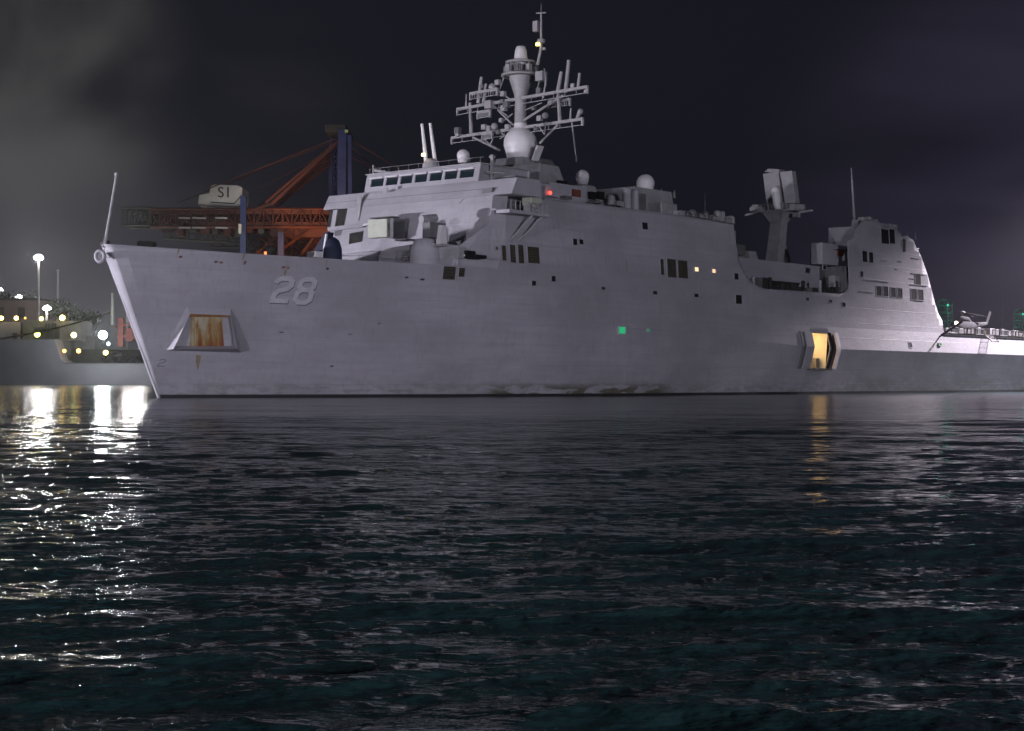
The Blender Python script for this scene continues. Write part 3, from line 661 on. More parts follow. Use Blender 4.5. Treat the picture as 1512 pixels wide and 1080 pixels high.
# forecastle deckhouse steps ahead of the front wall
q = MB(); q.add([(41.2, -13.0, 14.4), (41.2, 4.0, 14.4), (44.5, 4.0, 14.4), (44.5, -13.0, 14.4), (42.4, -12.4, 17.2), (42.4, 3.6, 18.3), (45.1, 3.6, 18.6), (45, -12.4, 17.8)], [(0, 1, 5, 4), (1, 2, 6, 5), (2, 3, 7, 6), (3, 0, 4, 7), (4, 5, 6, 7)]); q.build('lower_deckhouse', 'upper', SHIP)
q = MB(); q.box((40.2, 6.0, 14.4), (44.9, 13.4, 17.6)); q.build('lower_deckhouse', 'upper', SHIP, bevel=.1)
q = MB(); q.add([(39.2, 13.1, 14.6), (39.5, 7, 14.6), (44.8, 14.2, 14.6), (40.8, 12.8, 17.4), (40.8, 7, 17.4), (45.2, 14.0, 20.5)], [(0, 2, 5, 3), (1, 0, 3, 4)]); q.build('shadow_facet', 'upper', SHIP)  # added plate, shaped to suggest the diagonal shadow at the port corner
def fbox(px0, py0, px1, py1, s0, s1, nm, m_, bev=.04, lab=None):
    a = P(px0, py1, 's', s0); b = P(px1, py0, 's', s0); q = MB(); q.box((s0, a[1], min(a[2], b[2])), (s1, b[1], max(a[2], b[2]))); return q.build(nm, m_, SHIP, lab, bevel=bev)
fbox(543, 323, 571, 352, 42.2, 43.2, 'electronics_cabinet', 'pale'); fbox(545, 319, 577, 323, 42.0, 43.6, 'cabinet_roof', 'dgrey')
fbox(573, 322, 581, 352, 42.6, 44.6, 'equipment_rack', 'dgrey'); fbox(582, 352, 600, 356, 41.5, 43, 'platform', 'grey')
for k in range(5):
    q = MB(); a = P(583, 372 + k * 4.2, 's', 40.5); b = P(607, 369.5 + k * 4.2, 's', 40.5); q.tube(a, b, .07, n=6); q.build('guard_rail', 'mast', SHIP)
for px in (585, 596, 606):
    q = MB(); q.tube(P(px, 391, 's', 40.5), P(px, 369, 's', 40.5), .06, n=6); q.build('rail_post', 'mast', SHIP)
# big blast shield / capstan housing drum
q = MB(); a = P(619, 388, 's', 38.5); q.lathe((a[0] + 1, a[1], a[2] - .6), [(1.9, 0), (1.75, 2.2), (1.2, 3.4), (.01, 3.6)], 24); q.build('launcher_base', 'upper', SHIP)
# missile launcher
c0 = P(641, 362, 's', 40); q = MB(); q.box((c0[0] - .9, c0[1] - 1.7, c0[2] - .3), (c0[0] + 1.2, c0[1] + 2.2, c0[2])); LAU = q.build('missile_launcher', 'grey', SHIP)
for nm, y0, y1 in (('launcher_arm', -1.15, -.55), ('launcher_arm', .75, 1.3)):
    q = MB(); q.add([(c0[0] - .5, c0[1] + y0, c0[2]), (c0[0] + .9, c0[1] + y0, c0[2]), (c0[0] + .6, c0[1] + y0, c0[2] + 2.3), (c0[0] - .1, c0[1] + y0, c0[2] + 2.3), (c0[0] - .5, c0[1] + y1, c0[2]), (c0[0] + .9, c0[1] + y1, c0[2]), (c0[0] + .6, c0[1] + y1, c0[2] + 2.3), (c0[0] - .1, c0[1] + y1, c0[2] + 2.3)],
        [(0, 1, 2, 3), (4, 7, 6, 5), (0, 4, 5, 1), (1, 5, 6, 2), (2, 6, 7, 3), (3, 7, 4, 0)]); q.build(nm, 'white', LAU)
q = MB(); q.box((c0[0] - 1.5, c0[1] - .52, c0[2] + .8), (c0[0] + 1.3, c0[1] + .72, c0[2] + 2.6)); q.build('launcher_box', 'dgrey', LAU, bevel=.05)
q = MB(); q.tube((c0[0] - 1.3, c0[1] - .9, c0[2] + 3.0), (c0[0] + .9, c0[1] - .6, c0[2] + 3.3), .5, n=14); q.box((c0[0] - .6, c0[1] - .8, c0[2] + 2.2), (c0[0] + .5, c0[1] - .2, c0[2] + 3.2)); q.build('sensor_pod', 'grey', LAU)
a = P(636, 377, 's', 39.3); q = MB(); q.tube(a, Vector(a) + Vector((-.25, 0, 0)), .55, n=14); q.build('round_hatch', 'rust', LAU)
fbox(655, 366, 677, 383, 40.0, 41.5, 'ventilation_housing', 'grey'); fbox(675, 370, 690, 382, 41.0, 42.5, 'opening', 'black'); fbox(690, 376, 704, 382, 41.2, 43, 'opening', 'black'); fbox(681, 376, 686, 379, 40.9, 41, 'deck_fitting', 'white')
# objects on the forecastle edge
fbox(453, 371, 466, 381, 24, 25.2, 'deck_locker', 'white', .06)
q = MB(); a = P(485, 383, 's', 33); a = P(491, 383, 's', 33); q.lathe((a[0], a[1], 14.4), [(1.05, 0), (1.15, 1.5), (1.1, 3.0), (.8, 3.9), (.3, 4.3), (.01, 4.35)], 16); q.build('covered_winch', 'blue', SHIP)
q = MB(); q.slab([P(477, 379, 's', 32.4), P(459, 379, 's', 32.4), P(479, 344, 's', 32.4), P(484, 343, 's', 32.4)], (1, 0, 0)); q.build('canvas_cover', 'blue', SHIP)
q = MB(); q.beam(P(477, 379, 's', 32.2), P(482, 346, 's', 32.2), .22, .22); q.build('davit_post', 'white', SHIP)
for px, w_ in ((161, .5), (225, .9), (214, .4), (405, .7), (410, .5)):
    a = surf(px, 378); q = MB(); q.lathe((a[0] + .3, a[1] - 1.1, 14.4), [(w_ * .7, 0), (w_ * .7, 1.2), (w_, 1.45), (w_ * .9, 1.75), (.01, 1.85)], 14); q.build('bollard', 'louvred', SHIP)
q = MB(); a = surf(400, 381); q.box((a[0], a[1] - 1.1, 14.9), (a[0] + .25, a[1] - .85, 15.62)); q.build('red_deck_light', lampmat('red_lamp', (1, .25, .08), 2.2), SHIP)
q = MB(); a = Vector(P(462, 379, 's', 30)); 
for px in (468, 500, 530, 560): q.tube(P(px, 388, 's', 36), P(px, 378, 's', 36), .05, n=5)
q.tube(P(468, 378.5, 's', 36), P(560, 377.5, 's', 36), .04, n=5); q.build('life_line', 'mast', SHIP)
# port balcony and its struts
q = MB(); a = surf(731, 316); q.box((45.9, 13.6, 22.12), (53.1, 14.5, 22.3)); q.box((46.0, 14.4, 21.75), (53.6, 16.5, 22.15)); BAL = q.build('wing_platform', 'upper', SHIP)
q = MB()
for k in range(9): q.tube((46.4 + k * .85, 16.4, 22.15), (46.4 + k * .85, 16.4, 23.25), .035, n=5)
for zz in (22.7, 23.25): q.tube((46.4, 16.4, zz), (53.2, 16.4, zz), .035, n=5)
q.build('platform_rail', 'mast', BAL)
for ds in (0, 2.0):
    q = MB(); q.tube((50.8 + ds, 16.1, 21.8), (48.3 + ds * .8, hb(49, 18.8), 18.7), .13, n=7); q.build('platform_strut', 'mast', BAL)
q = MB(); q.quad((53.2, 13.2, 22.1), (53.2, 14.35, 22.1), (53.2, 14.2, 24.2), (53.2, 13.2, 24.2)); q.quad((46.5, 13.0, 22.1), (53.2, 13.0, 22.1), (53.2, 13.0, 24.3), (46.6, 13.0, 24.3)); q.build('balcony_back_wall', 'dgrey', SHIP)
q = MB(); q.box((50.9, 14.6, 22.3), (52.5, 15.9, 23.1)); q.build('searchlight_stand', 'upper', BAL); q = MB(); q.box((50.7, 14.5, 23.1), (52.7, 16.0, 24.0)); q.build('searchlight_box', 'pale', BAL, bevel=.08)
for px, py, w in ((801, 301, 12),): pass
# red port sidelight and its screen
a = P(813, 285, 't', 13.6); q = MB(); q.box((a[0] - .6, 12.6, a[2] - 1.2), (a[0] + 1.4, 13.2, a[2] + .9)); q.box((a[0] - .7, 13.2, a[2] - .5), (a[0] + 1.5, 13.9, a[2] - .35)); q.build('sidelight_screen', 'upper', SHIP)
q = MB(); q.dome((a[0], 13.5, a[2]), .24, base=-.9); q.build('port_sidelight', lampmat('port_red_lamp', (1, .05, .03), 4), SHIP)
# top of the forward block: bulwark steps, houses and fittings
def tbox(px0, py0, px1, py1, t, th, nm, m_='upper', bev=.05, tp=None, lab=None):
    """box whose port face at t spans the given photo rectangle"""
    a = P(px0, py1, 't', t); b = P(px1, py0, 't', t); q = MB(); q.box((a[0], t - th, a[2]), (b[0], t, b[2]), tp); return q.build(nm, m_, SHIP, lab, bevel=bev)
tbox(770, 266, 797, 300, 12.8, 20, 'deckhouse'); tbox(792, 273, 815, 297, 12.6, 18, 'deckhouse'); tbox(812, 277, 866, 300, 12.4, 18, 'deckhouse')
tbox(797, 246, 842, 284, 7, 13, 'uptake_housing', 'grey', .15, (1.2, 1)); tbox(800, 236, 826, 250, 4, 7, 'uptake_top', 'dgrey', .2, (.5, .8))
tbox(826, 268, 838, 277, 7.3, .5, 'opening', 'black')
tbox(862, 275, 896, 303, 11.6, 14, 'deckhouse', 'grey', .3, (1.1, 1)); tbox(872, 284, 880, 294, 11.75, .4, 'opening', 'black'); tbox(884, 284, 893, 294, 11.75, .4, 'opening', 'black')
tbox(892, 296, 912, 306, 11.6, 8, 'deck_locker', 'grey', .15); tbox(846, 281, 858, 290, 12.6, .5, 'opening', 'darkred')
tbox(938, 284, 1000, 322, 10, 14, 'deckhouse', 'grey', .05, (.6, .6)); tbox(944, 287, 954, 316, 10.3, .6, 'dark_door', 'dgrey'); tbox(977, 302, 1000, 318, 12, 3, 'deck_locker', 'grey', .1)
for px, w_, h0 in ((925.5, .8, 282), (937, .75, 284)):
    a = P(px, 313, 't', 12.2); b = P(px, h0, 't', 12.2); q = MB(); q.tube(a, b, w_ * .8, w_ * .72, n=14); q.dome(b, w_ * .72, .8, base=-.1, n=14); q.build('decoy_tube', 'upper', SHIP)
def radome(px, py, rpx, t, post=True, nm='radome', skirt=True):
    c_ = Vector(P(px, py, 't', t)); Dp = wpt(*c_).y; r = rpx / F * Dp; q = MB(); q.dome(c_, r, 1.0, base=-.35, n=28)
    q.lathe(c_, [(r * .94, -.35 * r), (r * .78, -1.15 * r), (.01, -1.15 * r)], 28); o = q.build(nm, 'white', SHIP)
    q = MB(); q.tube(c_ - Vector((0, 0, 1.15 * r)), c_ - Vector((0, 0, 1.15 * r + 1.8)), r * .45, r * .6, n=12); q.build('pedestal', 'grey', o); return c_, r
radome(953, 271, 13.5, 6); radome(860, 261, 10, 5); radome(684, 230, 9.3, 3)
q = MB(); random.seed(2)
for px, py, h in ((1003, 317, 9), (1012, 318, 7), (1022, 319, 9), (1031, 320, 7), (1041, 321, 9), (1050, 323, 8), (1059, 324, 13), (1066, 325, 14), (1073, 327, 11), (1079, 328, 9), (902, 300, 12), (912, 302, 8), (835, 292, 6), (880, 298, 6), (1046, 321, 6), (1027, 319, 6)):
    a = P(px, py + 3, 't', 12.8); b = P(px, py - h + 4, 't', 12.8); q = MB(); r = .45 + random.random() * .3
    if random.random() < .5: q.tube(a, b, r, n=10); q.dome(b, r, .7, base=-.1, n=10)
    else: q.box((a[0] - r, 12.2, a[2]), (a[0] + r, 13.3, b[2]))
    q.build('deck_canister', 'grey' if random.random() < .6 else 'dgrey', SHIP)
for x0, x1, y0, y1, t_ in ((800, 918, 291, 303, 13.9), (1005, 1083, 311, 323, 13.9)):
    q = MB(); n_ = int((x1 - x0) / 9)
    for k in range(n_ + 1):
        px = x0 + (x1 - x0) * k / n_; py = y0 + (y1 - y0) * k / n_; a = Vector(P(px, py, 't', t_)); q.tube((a.x, t_, 23.6), (a.x, t_, a.z), .03, n=4)
        if k: q.tube(pa, a, .03, n=4); q.tube(pa - Vector((0, 0, .5)), a - Vector((0, 0, .5)), .025, n=4)
        pa = a
    q.build('guard_rail', 'mast', SHIP)
tbox(1079, 341, 1087, 356, 13.9, 1.5, 'aft_edge_fitting', 'grey', .1); tbox(1088, 362, 1101, 376, 9, 2, 'deck_locker', 'dgrey', .1)
# whip antennas
def whip(p, q_, r0, r1, nm='whip_antenna', par=None, m_='mast'):
    q = MB(); q.tube(p, q_, r0, r1, n=8); p = Vector(p); q.tube(p - Vector((0, 0, .3)), p + Vector((0, 0, .5)), r0 * 2, r0 * 1.3, n=8); return q.build(nm, m_, par or SHIP)
whip(P(630, 247, 't', -2), P(623, 183, 't', -2), .3, .2, m_='white'); whip(P(644, 249, 't', -1), P(635, 182, 't', -1), .3, .2, m_='white')
q = MB(); c_ = P(627.5, 229.5, 't', -1.2); q.tube((c_[0] - .3, c_[1], c_[2] - .15), (c_[0] - .3, c_[1], c_[2] + .2), .26, n=10); q.build('masthead_lamp', lampmat('yellow_lamp', (1, .8, .3), 6), SHIP)
q = MB(); a = Vector(P(636, 248, 't', -1)); q.dome((a.x, a.y, a.z), 1.1, 1.1, base=-.2); q.build('small_radome', 'upper', SHIP)
whip(P(1262, 338, 't', 2), P(1257, 248, 't', 2), .3, .12); whip(P(1041, 322, 't', 4), P(1041, 285, 't', 4), .12, .05, m_='dgrey'); whip(P(995, 290, 't', 4), P(996, 281, 't', 4), .15, .08); whip(P(975, 290, 't', 6), P(977, 279, 't', 6), .12, .08)
whip(P(851, 236, 's', 70), P(845, 178, 's', 70), .09, .05, m_='dgrey')

# ------------------------------------------------------------------ main mast
MS = 67.8
def C(px, py, ds=0): return Vector(P(px, py, 's', MS + ds))
def Zc(py): return P(768, py, 't', 0)[2]
q = MB(); z0, z1 = 23.5, Zc(236)
q.add([(MS - 4, -3.9, z0), (MS + 3.6, -3.9, z0), (MS + 3.6, 3.9, z0), (MS - 4, 3.9, z0), (MS - 2.4, -2.3, z1), (MS + 2.2, -2.3, z1), (MS + 2.2, 2.3, z1), (MS - 2.4, 2.3, z1)], [(4, 5, 6, 7), (0, 1, 5, 4), (1, 2, 6, 5), (2, 3, 7, 6), (3, 0, 4, 7)])
MAST = q.build('mast_base', 'grey', SHIP)
q = MB(); q.box((MS - 3.5, -1.6, Zc(262)), (MS - 2.9, 1.4, Zc(248))); q.build('mast_locker', 'louvre', MAST)
z2 = Zc(236)
q = MB(); q.lathe((MS, 0, z2), [(1.75, 0), (2.0, 1.0), (2.28, 1.9), (2.25, 2.7), (1.9, 3.5), (1.35, 4.0), (.9, 4.25), (.9, 4.9)], 30); q.build('mast_radome', 'white', MAST)
def mpanel(px0, px1, py0, py1, skew):
    q = MB(); q.slab([C(px0, py1, -1.2), C(px0 + 3, py1, -1.2), C(px1 + 3, py0, -1.2), C(px1, py0, -1.2)], (1.2, 0, 0)); q.build('mast_bracket', 'white', MAST)
mpanel(784, 792, 215, 237, 0); 
zA, zB, zC_, zD = Zc(200), Zc(140), Zc(118), Zc(92)
q = MB(); q.lathe((MS, 0, 0), [(.95, zA), (.85, Zc(180)), (.78, Zc(150)), (.9, zB), (1.55, zC_), (1.6, Zc(113))], 18); q.build('mast_trunk', 'mast', MAST)
for py, w in ((112, 2.7), (93, 2.1)):
    q = MB(); z = Zc(py); q.lathe((MS, 0, z), [(w - .35, -.1), (w, -.1), (w, .18), (w - .35, .18), (w - .35, -.1)], 18); q.quad((MS - w * .7, -w * .7, z), (MS + w * .7, -w * .7, z), (MS + w * .7, w * .7, z), (MS - w * .7, w * .7, z)); q.build('mast_platform', 'mast', MAST)
for i in range(10):
    q = MB(); a = 2 * math.pi * i / 10; q.tube((MS + 2.4 * math.cos(a), 2.4 * math.sin(a), Zc(112)), (MS + 2.0 * math.cos(a), 2.0 * math.sin(a), Zc(93)), .07, n=5); q.build('platform_post', 'mast', MAST)
for i in range(8):
    a = 2 * math.pi * i / 8 + .3; q = MB(); c_ = Vector((MS + 1.95 * math.cos(a), 1.95 * math.sin(a), Zc(103))); q.box(c_ - Vector((.35, .35, .5)), c_ + Vector((.35, .35, .5))); q.build('sensor_box', 'dgrey' if i % 2 else 'mast', MAST, bevel=.05)
q = MB(); q.tube((MS, 0, Zc(112)), (MS, 0, Zc(93)), .8, n=14); q.box((MS - 1.2, -.7, Zc(104)), (MS - .6, .7, Zc(95))); q.build('mast_core', 'white', MAST)
q = MB(); q.lathe((MS, 0, 0), [(.98, Zc(92)), (.8, Zc(75)), (.62, Zc(69)), (.01, Zc(67.5))], 20); q.build('mast_cap', 'white', MAST)
# yards
def yard(x0, y0, x1, y1, ds, r):
    q = MB(); a, b = C(x0, y0, ds), C(x1, y1, ds); q.beam(a, b, .42, .38)
    a2, b2 = a + Vector((0, 0, -.75)), b + Vector((0, 0, -.75)); q.tube(a2, b2, .06, n=5)
    for k in range(13): p = a + (b - a) * k / 12; q.tube(p, p + Vector((0, 0, -.75)), .05, n=5)
    q.box(a - Vector((.15, .05, .9)), a + Vector((.15, .15, .2))); q.box(b - Vector((.15, .15, .9)), b + Vector((.15, .05, .2)))
    return q.build('yardarm', 'mast', MAST)
yard(675, 162, 868, 128.5, -.4, .2); yard(667, 204, 861, 176, -.4, .2); yard(694, 139, 735, 132, -.9, .2)
yard(705, 167, 724, 164, -1.5, .1); yard(712, 199, 727, 196, -1.5, .1); yard(810, 151, 842, 147, .8, .1)
for p0, p1, w in (((773, 178), (832, 141), .32), ((797, 212), (824, 184), .3), ((738, 222), (699, 203), .32), ((724, 214), (712, 203), .16), ((724, 214), (728, 205), .16), ((804, 199), (797, 188), .18), ((804, 199), (806, 180), .14),
                 ((775, 163), (800, 152), .14), ((758, 185), (735, 163), .25), ((750, 172), (722, 152), .16), ((757, 150), (735, 133), .2), ((740, 182), (757, 168), .14), ((745, 200), (727, 186), .2), ((757, 195), (738, 205), .14), ((738, 132), (745, 112), .14), ((790, 145), (797, 118), .14)):
    q = MB(); q.tube(C(*p0, -.35), C(*p1, -.35), w * .55, n=6); q.build('yard_brace', 'mast', MAST)
for x0, y0, x1, y1, w in ((706, 153, 711, 114, .3), (714, 152, 718, 124, .28), (688, 160, 689, 139, .16), (696, 198, 694, 152, .3), (823, 139, 829, 106, .3), (835, 137, 840, 89, .3), (853, 133, 856, 108, .24), (827, 180, 824, 140, .28), (842, 179, 843, 160, .15), (844, 178, 850, 230, .1), (806, 127, 804, 102, .12), (802, 145, 806, 120, .14), (853, 175, 856, 163, .3), (860, 177, 860, 186, .22)):
    q = MB(); q.tube(C(x0, y0, -.4), C(x1, y1, -.4), w, w * .8, n=8); q.build('rod_antenna', 'mast', MAST)
for px, py, w in ((676, 193, .6), (676, 199, .45), (846, 127, .4), (723, 155, .8), (744, 160, .55), (727, 129, .55), (748, 155, .6), (742, 150, .4), (715, 188, .5), (722, 190, .5), (730, 187, .5), (792, 190, .45), (799, 113, .9), (865, 135, .3), (740, 178, .4), (712, 128, .35), (797, 175, .5), (805, 171, .45), (735, 195, .45), (750, 188, .5), (788, 160, .4), (796, 134, .5), (735, 122, .5), (743, 139, .5), (857, 165, .4)):
    q = MB(); c_ = C(px, py, -.7 if px < 770 else -.3)
    if random.random() < .4: q.dome(c_, w, 1.0, base=-.9, n=12)
    else: q.box(c_ - Vector((w * .6, w * .7, w * .7)), c_ + Vector((w * .6, w * .7, w * .7)))
    q.build('mast_sensor', random.choice(['mast', 'dgrey', 'grey', 'mast']), MAST, bevel=.04)
q = MB(); q.tube(C(794, 96), C(799, 70), .22, .2, n=8); q.tube(C(799, 70), C(799, 20), .2, .13, n=8); q.tube(C(799, 18), C(799, 6), .05, .03, n=5); q.beam(C(792, 20), C(806, 19), .15, .15); q.lathe(C(799, 61), [(.5, -.25), (.62, 0), (.5, .25)], 12); q.box(C(791, 47) - Vector((.3, .3, 0)), C(795, 31) + Vector((.3, 0, 0))); q.box(C(801, 74), C(804, 70) + Vector((.3, 0, 0))); q.build('pole_mast', 'mast', MAST)
q = MB(); c_ = C(795.5, 66, -.3); q.tube(c_ - Vector((.1, .1, .15)), c_ + Vector((-.1, -.1, .2)), .28, n=10); q.build('masthead_lamp', lampmat('masthead_yellow', (1, .78, .15), 6), MAST)

# ------------------------------------------------------------------ midship gap, aft mast, hangar
q = MB(); a = P(1113, 388, 't', 9.5); 
q.box((105, 9.2, 14.6), (133, 9.5, P(1160, 388, 't', 9.5)[2])); q.build('boat_deck_wall', 'upper', SHIP)
q = MB(); q.box((105, -9.5, P(1160, 388, 't', 9.5)[2] - .4), (133, 9.2, P(1160, 388, 't', 9.5)[2])); q.build('boat_deck_roof', 'deck', SHIP)
q = MB(); q.box((98.4, -14.0, 14.6), (98.7, 14.0, 23.4)); q.build('aft_bulkhead', 'upper', SHIP)
tbox(1214, 364, 1256, 390, 11.5, 2, 'deckhouse', 'upper', .05); tbox(1237, 371, 1247, 378, 11.7, .4, 'rust_patch', 'darkred'); tbox(1247, 376, 1262, 386, 11.9, 2, 'winch', 'grey', .2)
for i in range(3):
    for j in range(3):
        pass
g0, g1 = P(1233, 364, 't', 9), P(1258, 350.5, 't', 9); SL = None
q = MB(); q.box((g0[0], 8.7, g0[2]), (g1[0], 9, g1[2])); SL = q.build('slatted_rack', 'cream', SHIP)
for i in range(4):
    q = MB(); s_ = g0[0] + (g1[0] - g0[0]) * (i + .06) / 3.2; q.box((s_, 9.02, g0[2] - .1), (s_ + .35, 9.3, g1[2] + .1)); q.build('rack_post', 'cream', SL)
for i in range(3):
    z = g0[2] + (g1[2] - g0[2]) * (i + .3) / 3; q = MB(); q.box((g0[0], 9.02, z), (g1[0], 9.14, z + .14)); q.build('rack_bar', 'grey', SL)
tbox(1107, 372, 1122, 389, 9, 5, 'ventilation_housing', 'grey', .1, (.4, .4)); tbox(1233, 408, 1240, 424, 13.2, 1.2, 'boat_davit', 'mast', .08)
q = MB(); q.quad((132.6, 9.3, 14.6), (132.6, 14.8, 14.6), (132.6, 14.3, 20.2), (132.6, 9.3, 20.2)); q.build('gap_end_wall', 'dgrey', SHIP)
q = MB(); c_ = P(1142, 420, 't', 11.5); q.box((c_[0] - .8, 11.0, c_[2] - .35), (c_[0] + .8, 11.5, c_[2] + .35)); q.build('blue_lamp', lampmat('blue_lamp_glow', (.03, .3, 1), 1.6), SHIP)
random.seed(5)
for k in range(16):
    px = 1112 + k * 8.2; a = P(px, 428, 't', 13.2); h = .5 + random.random() * 1.3; q = MB()
    if k % 3: q.box((a[0] - .5 - random.random() * .6, 12.4, 14.6), (a[0] + .5, 13.6, 15.6 + h))
    else: q.tube((a[0], 13.2, 14.6), (a[0], 13.2, 15.7 + h), .3, n=8); q.dome((a[0], 13.2, 15.7 + h), .35)
    q.build('deck_fitting', random.choice(['dgrey', 'louvred', 'grey', 'louvred']), SHIP)
# rigid boat on its cradle in the gap
q = MB(); pr = [(111, 0), (113, .8), (118, 1.1), (121.5, 1.0)]
for (a, wa), (b, wb) in zip(pr[:-1], pr[1:]):
    q.add([(a, 11.4 - wa, 17.0), (a, 11.4 + wa, 17.0), (b, 11.4 + wb, 17), (b, 11.4 - wb, 17), (a + .3, 11.4, 15.9), (b, 11.4, 15.8)], [(0, 1, 2, 3), (0, 3, 5, 4), (1, 4, 5, 2)])
q.build('boat_hull', 'louvred', SHIP)
AM = 136.0
def Cm(px, py, ds=0): return Vector(P(px, py, 's', AM + ds))
c1, c2 = Cm(1136, 388), Cm(1163, 388); zt = Cm(1150, 330).z; zf = Cm(1150, 314).z; zb = Cm(1150, 388).z; tc_ = Cm(1150, 340).y
def frus(m, z0, z1, w0, w1, d0, d1, t0, t1):
    m.add([(AM - d0, t0 - w0, z0), (AM + d0, t0 - w0, z0), (AM + d0, t0 + w0, z0), (AM - d0, t0 + w0, z0), (AM - d1, t1 - w1, z1), (AM + d1, t1 - w1, z1), (AM + d1, t1 + w1, z1), (AM - d1, t1 + w1, z1)], [(4, 5, 6, 7), (0, 1, 5, 4), (1, 2, 6, 5), (2, 3, 7, 6), (3, 0, 4, 7), (0, 3, 2, 1)])
q = MB(); frus(q, zb - 4, zt, 1.25, 1.1, 1.3, 1.0, Cm(1141, 388).y, tc_); frus(q, zt, zf, 1.1, 2.1, 1.0, 1.8, tc_, Cm(1149, 314).y)
AMT = q.build('aft_mast', 'grey', SHIP, bevel=.06)
q = MB(); q.tube(Cm(1154, 350, 1), Cm(1166, 388, 3), .35, n=8); q.build('mast_leg', 'mast', AMT)
q = MB(); zf2 = zf + .12; yl, yr = Cm(1103, 318).y, Cm(1199, 311).y
q.box((AM - 1.9, Cm(1122, 315).y, zf), (AM + 1.9, Cm(1182, 312).y, zf + .3)); q.beam(Cm(1101, 318), Cm(1124, 313), .35, .3); q.beam(Cm(1180, 314), Cm(1200, 311), .35, .3)
q.build('mast_yard', 'mast', AMT)
q = MB()
for k in range(12):
    t_ = Cm(1122, 315).y + k * .68; q.tube((AM - 1.8, t_, zf + .3), (AM - 1.8, t_, zf + 1.3), .04, n=4)
q.tube((AM - 1.8, Cm(1122, 315).y, zf + 1.3), (AM - 1.8, Cm(1182, 312).y, zf + 1.3), .04, n=4); q.build('yard_rail', 'mast', AMT)
for px, py, w in ((1117, 307, .6), (1112, 309, .45), (1174, 307, .7), (1183, 306, .5), (1176, 318, .5), (1124, 309, .4)):
    c_ = Cm(px, py); q = MB(); q.box(c_ - Vector((w, w, w * .8)), c_ + Vector((w, w, w * .8))); q.build('mast_sensor', 'grey', AMT, bevel=.05)
# two rotating radar panels on the aft mast
def rpanel(pts, dpt, m_, nm):
    q = MB(); q.slab([Cm(*p, -.6) for p in pts], (dpt, 0, 0)); return q.build(nm, m_, AMT, bevel=.1)
RP = rpanel(((1133, 310), (1156, 310), (1149, 253), (1126, 257)), 1.2, 'mast', 'radar_array'); RP2 = rpanel(((1159, 301), (1175, 300), (1169, 252), (1151, 254)), 1.4, 'grey', 'radar_array')
rpanel(((1128, 254), (1150, 256), (1150, 250), (1134, 249)), 2.0, 'mast', 'array_cap')
for k in range(9):
    q = MB(); f_ = k / 9; q.beam(Cm(1127.5 + 7 * f_, 260 + 50 * f_, -.72), Cm(1149.5 + 7 * f_, 257 + 50 * f_, -.72), .08, .1); q.build('array_rib', 'grey', RP)
q = MB(); q.tube(Cm(1145, 283, -1.4), Cm(1149, 310, -1.4), .75, .6, n=14); q.dome(Cm(1145, 283, -1.4), .8, 1.1); q.build('array_pedestal', 'white', AMT)
q = MB(); q.box(Cm(1157, 309, -.5), Cm(1172, 300, -.5) + Vector((1.5, 0, 0))); q.build('array_pedestal', 'dgrey', AMT)
# hangar roof, ledges, details
tbox(1263, 340, 1300, 372, 13.0, 5, 'deckhouse', 'upper', .05); tbox(1271, 361, 1277, 366, 14.3, 1, 'deck_locker', 'white', .1); tbox(1283, 361.5, 1289, 366, 14.35, 1, 'deck_locker', 'white', .1)
q = MB(); q.box((137, 8, 22.9), (157.8, 13.4, 23.4)); q.box((133, 7.6, 14.6), (158, 7.9, 22.9)); q.build('hangar_roof', 'deck', SHIP)
q = MB(); zz = [(157.9, 24.5), (160.6, 20), (163.2, 15.3), (164.7, 12.4), (165.8, 10.1)]
for (a, z1), (b, z0) in zip(zz[:-1], zz[1:]): q.quad((a, 7.6 if z1 > 17 else -13.9, z1), (a, 13.9, z1), (b, 14.6, z0), (b, 7.6 if z0 > 17 else -14.6, z0))
q.build('hangar_aft_wall', 'upper', SHIP)
for x0, y0, x1, y1 in ((1296, 369, 1303, 366), (1301, 384, 1309, 383), (1322, 397, 1326, 396), (1326, 385.5, 1332, 384.5), (1346, 381, 1357, 380.5), (1345, 403.5, 1366, 404), (1343, 411, 1350, 409), (1344, 420, 1369, 422), (1266, 391, 1273, 388), (1275, 413, 1312, 417), (1268, 430, 1290, 433), (1350, 443, 1364, 445)):
    a, b = surf(x0, y0), surf(x1, y1); q = MB(); q.box((a[0], hb(a[0], a[2]) - .1, a[2] - .06), (b[0], hb(b[0], b[2]) + .12, a[2] + .04)); q.build('ledge', 'upper', HULL)
for px in (1330, 1340, 1352): a = P(px, 349, 't', 13); whip((a[0], 13, a[2] - .3), (a[0], 13, a[2] + .8), .06, .04)
tbox(1352, 367, 1357, 377, 14.2, .7, 'deck_light', 'white', .05)
q = MB(); a, b = surf(1333, 350), surf(1336, 372); q.box((a[0], hb(a[0], 24) - .4, b[2]), (a[0] + .7, hb(a[0], 24) + .1, a[2] - .4)); q.build('ladder_trunk', 'louvred', HULL)
for px, py in ((1268, 326), (1277, 322), (1285, 321), (1294, 325), (1304, 330), (1316, 332), (1322, 334)):
    a = P(px, py, 't', 12.8); q = MB(); q.box((a[0] - .7, 11.8, a[2] - 1.3), (a[0] + .5, 13, a[2] + .4 * random.random())); q.build('roof_fitting', 'grey', SHIP, bevel=.15)
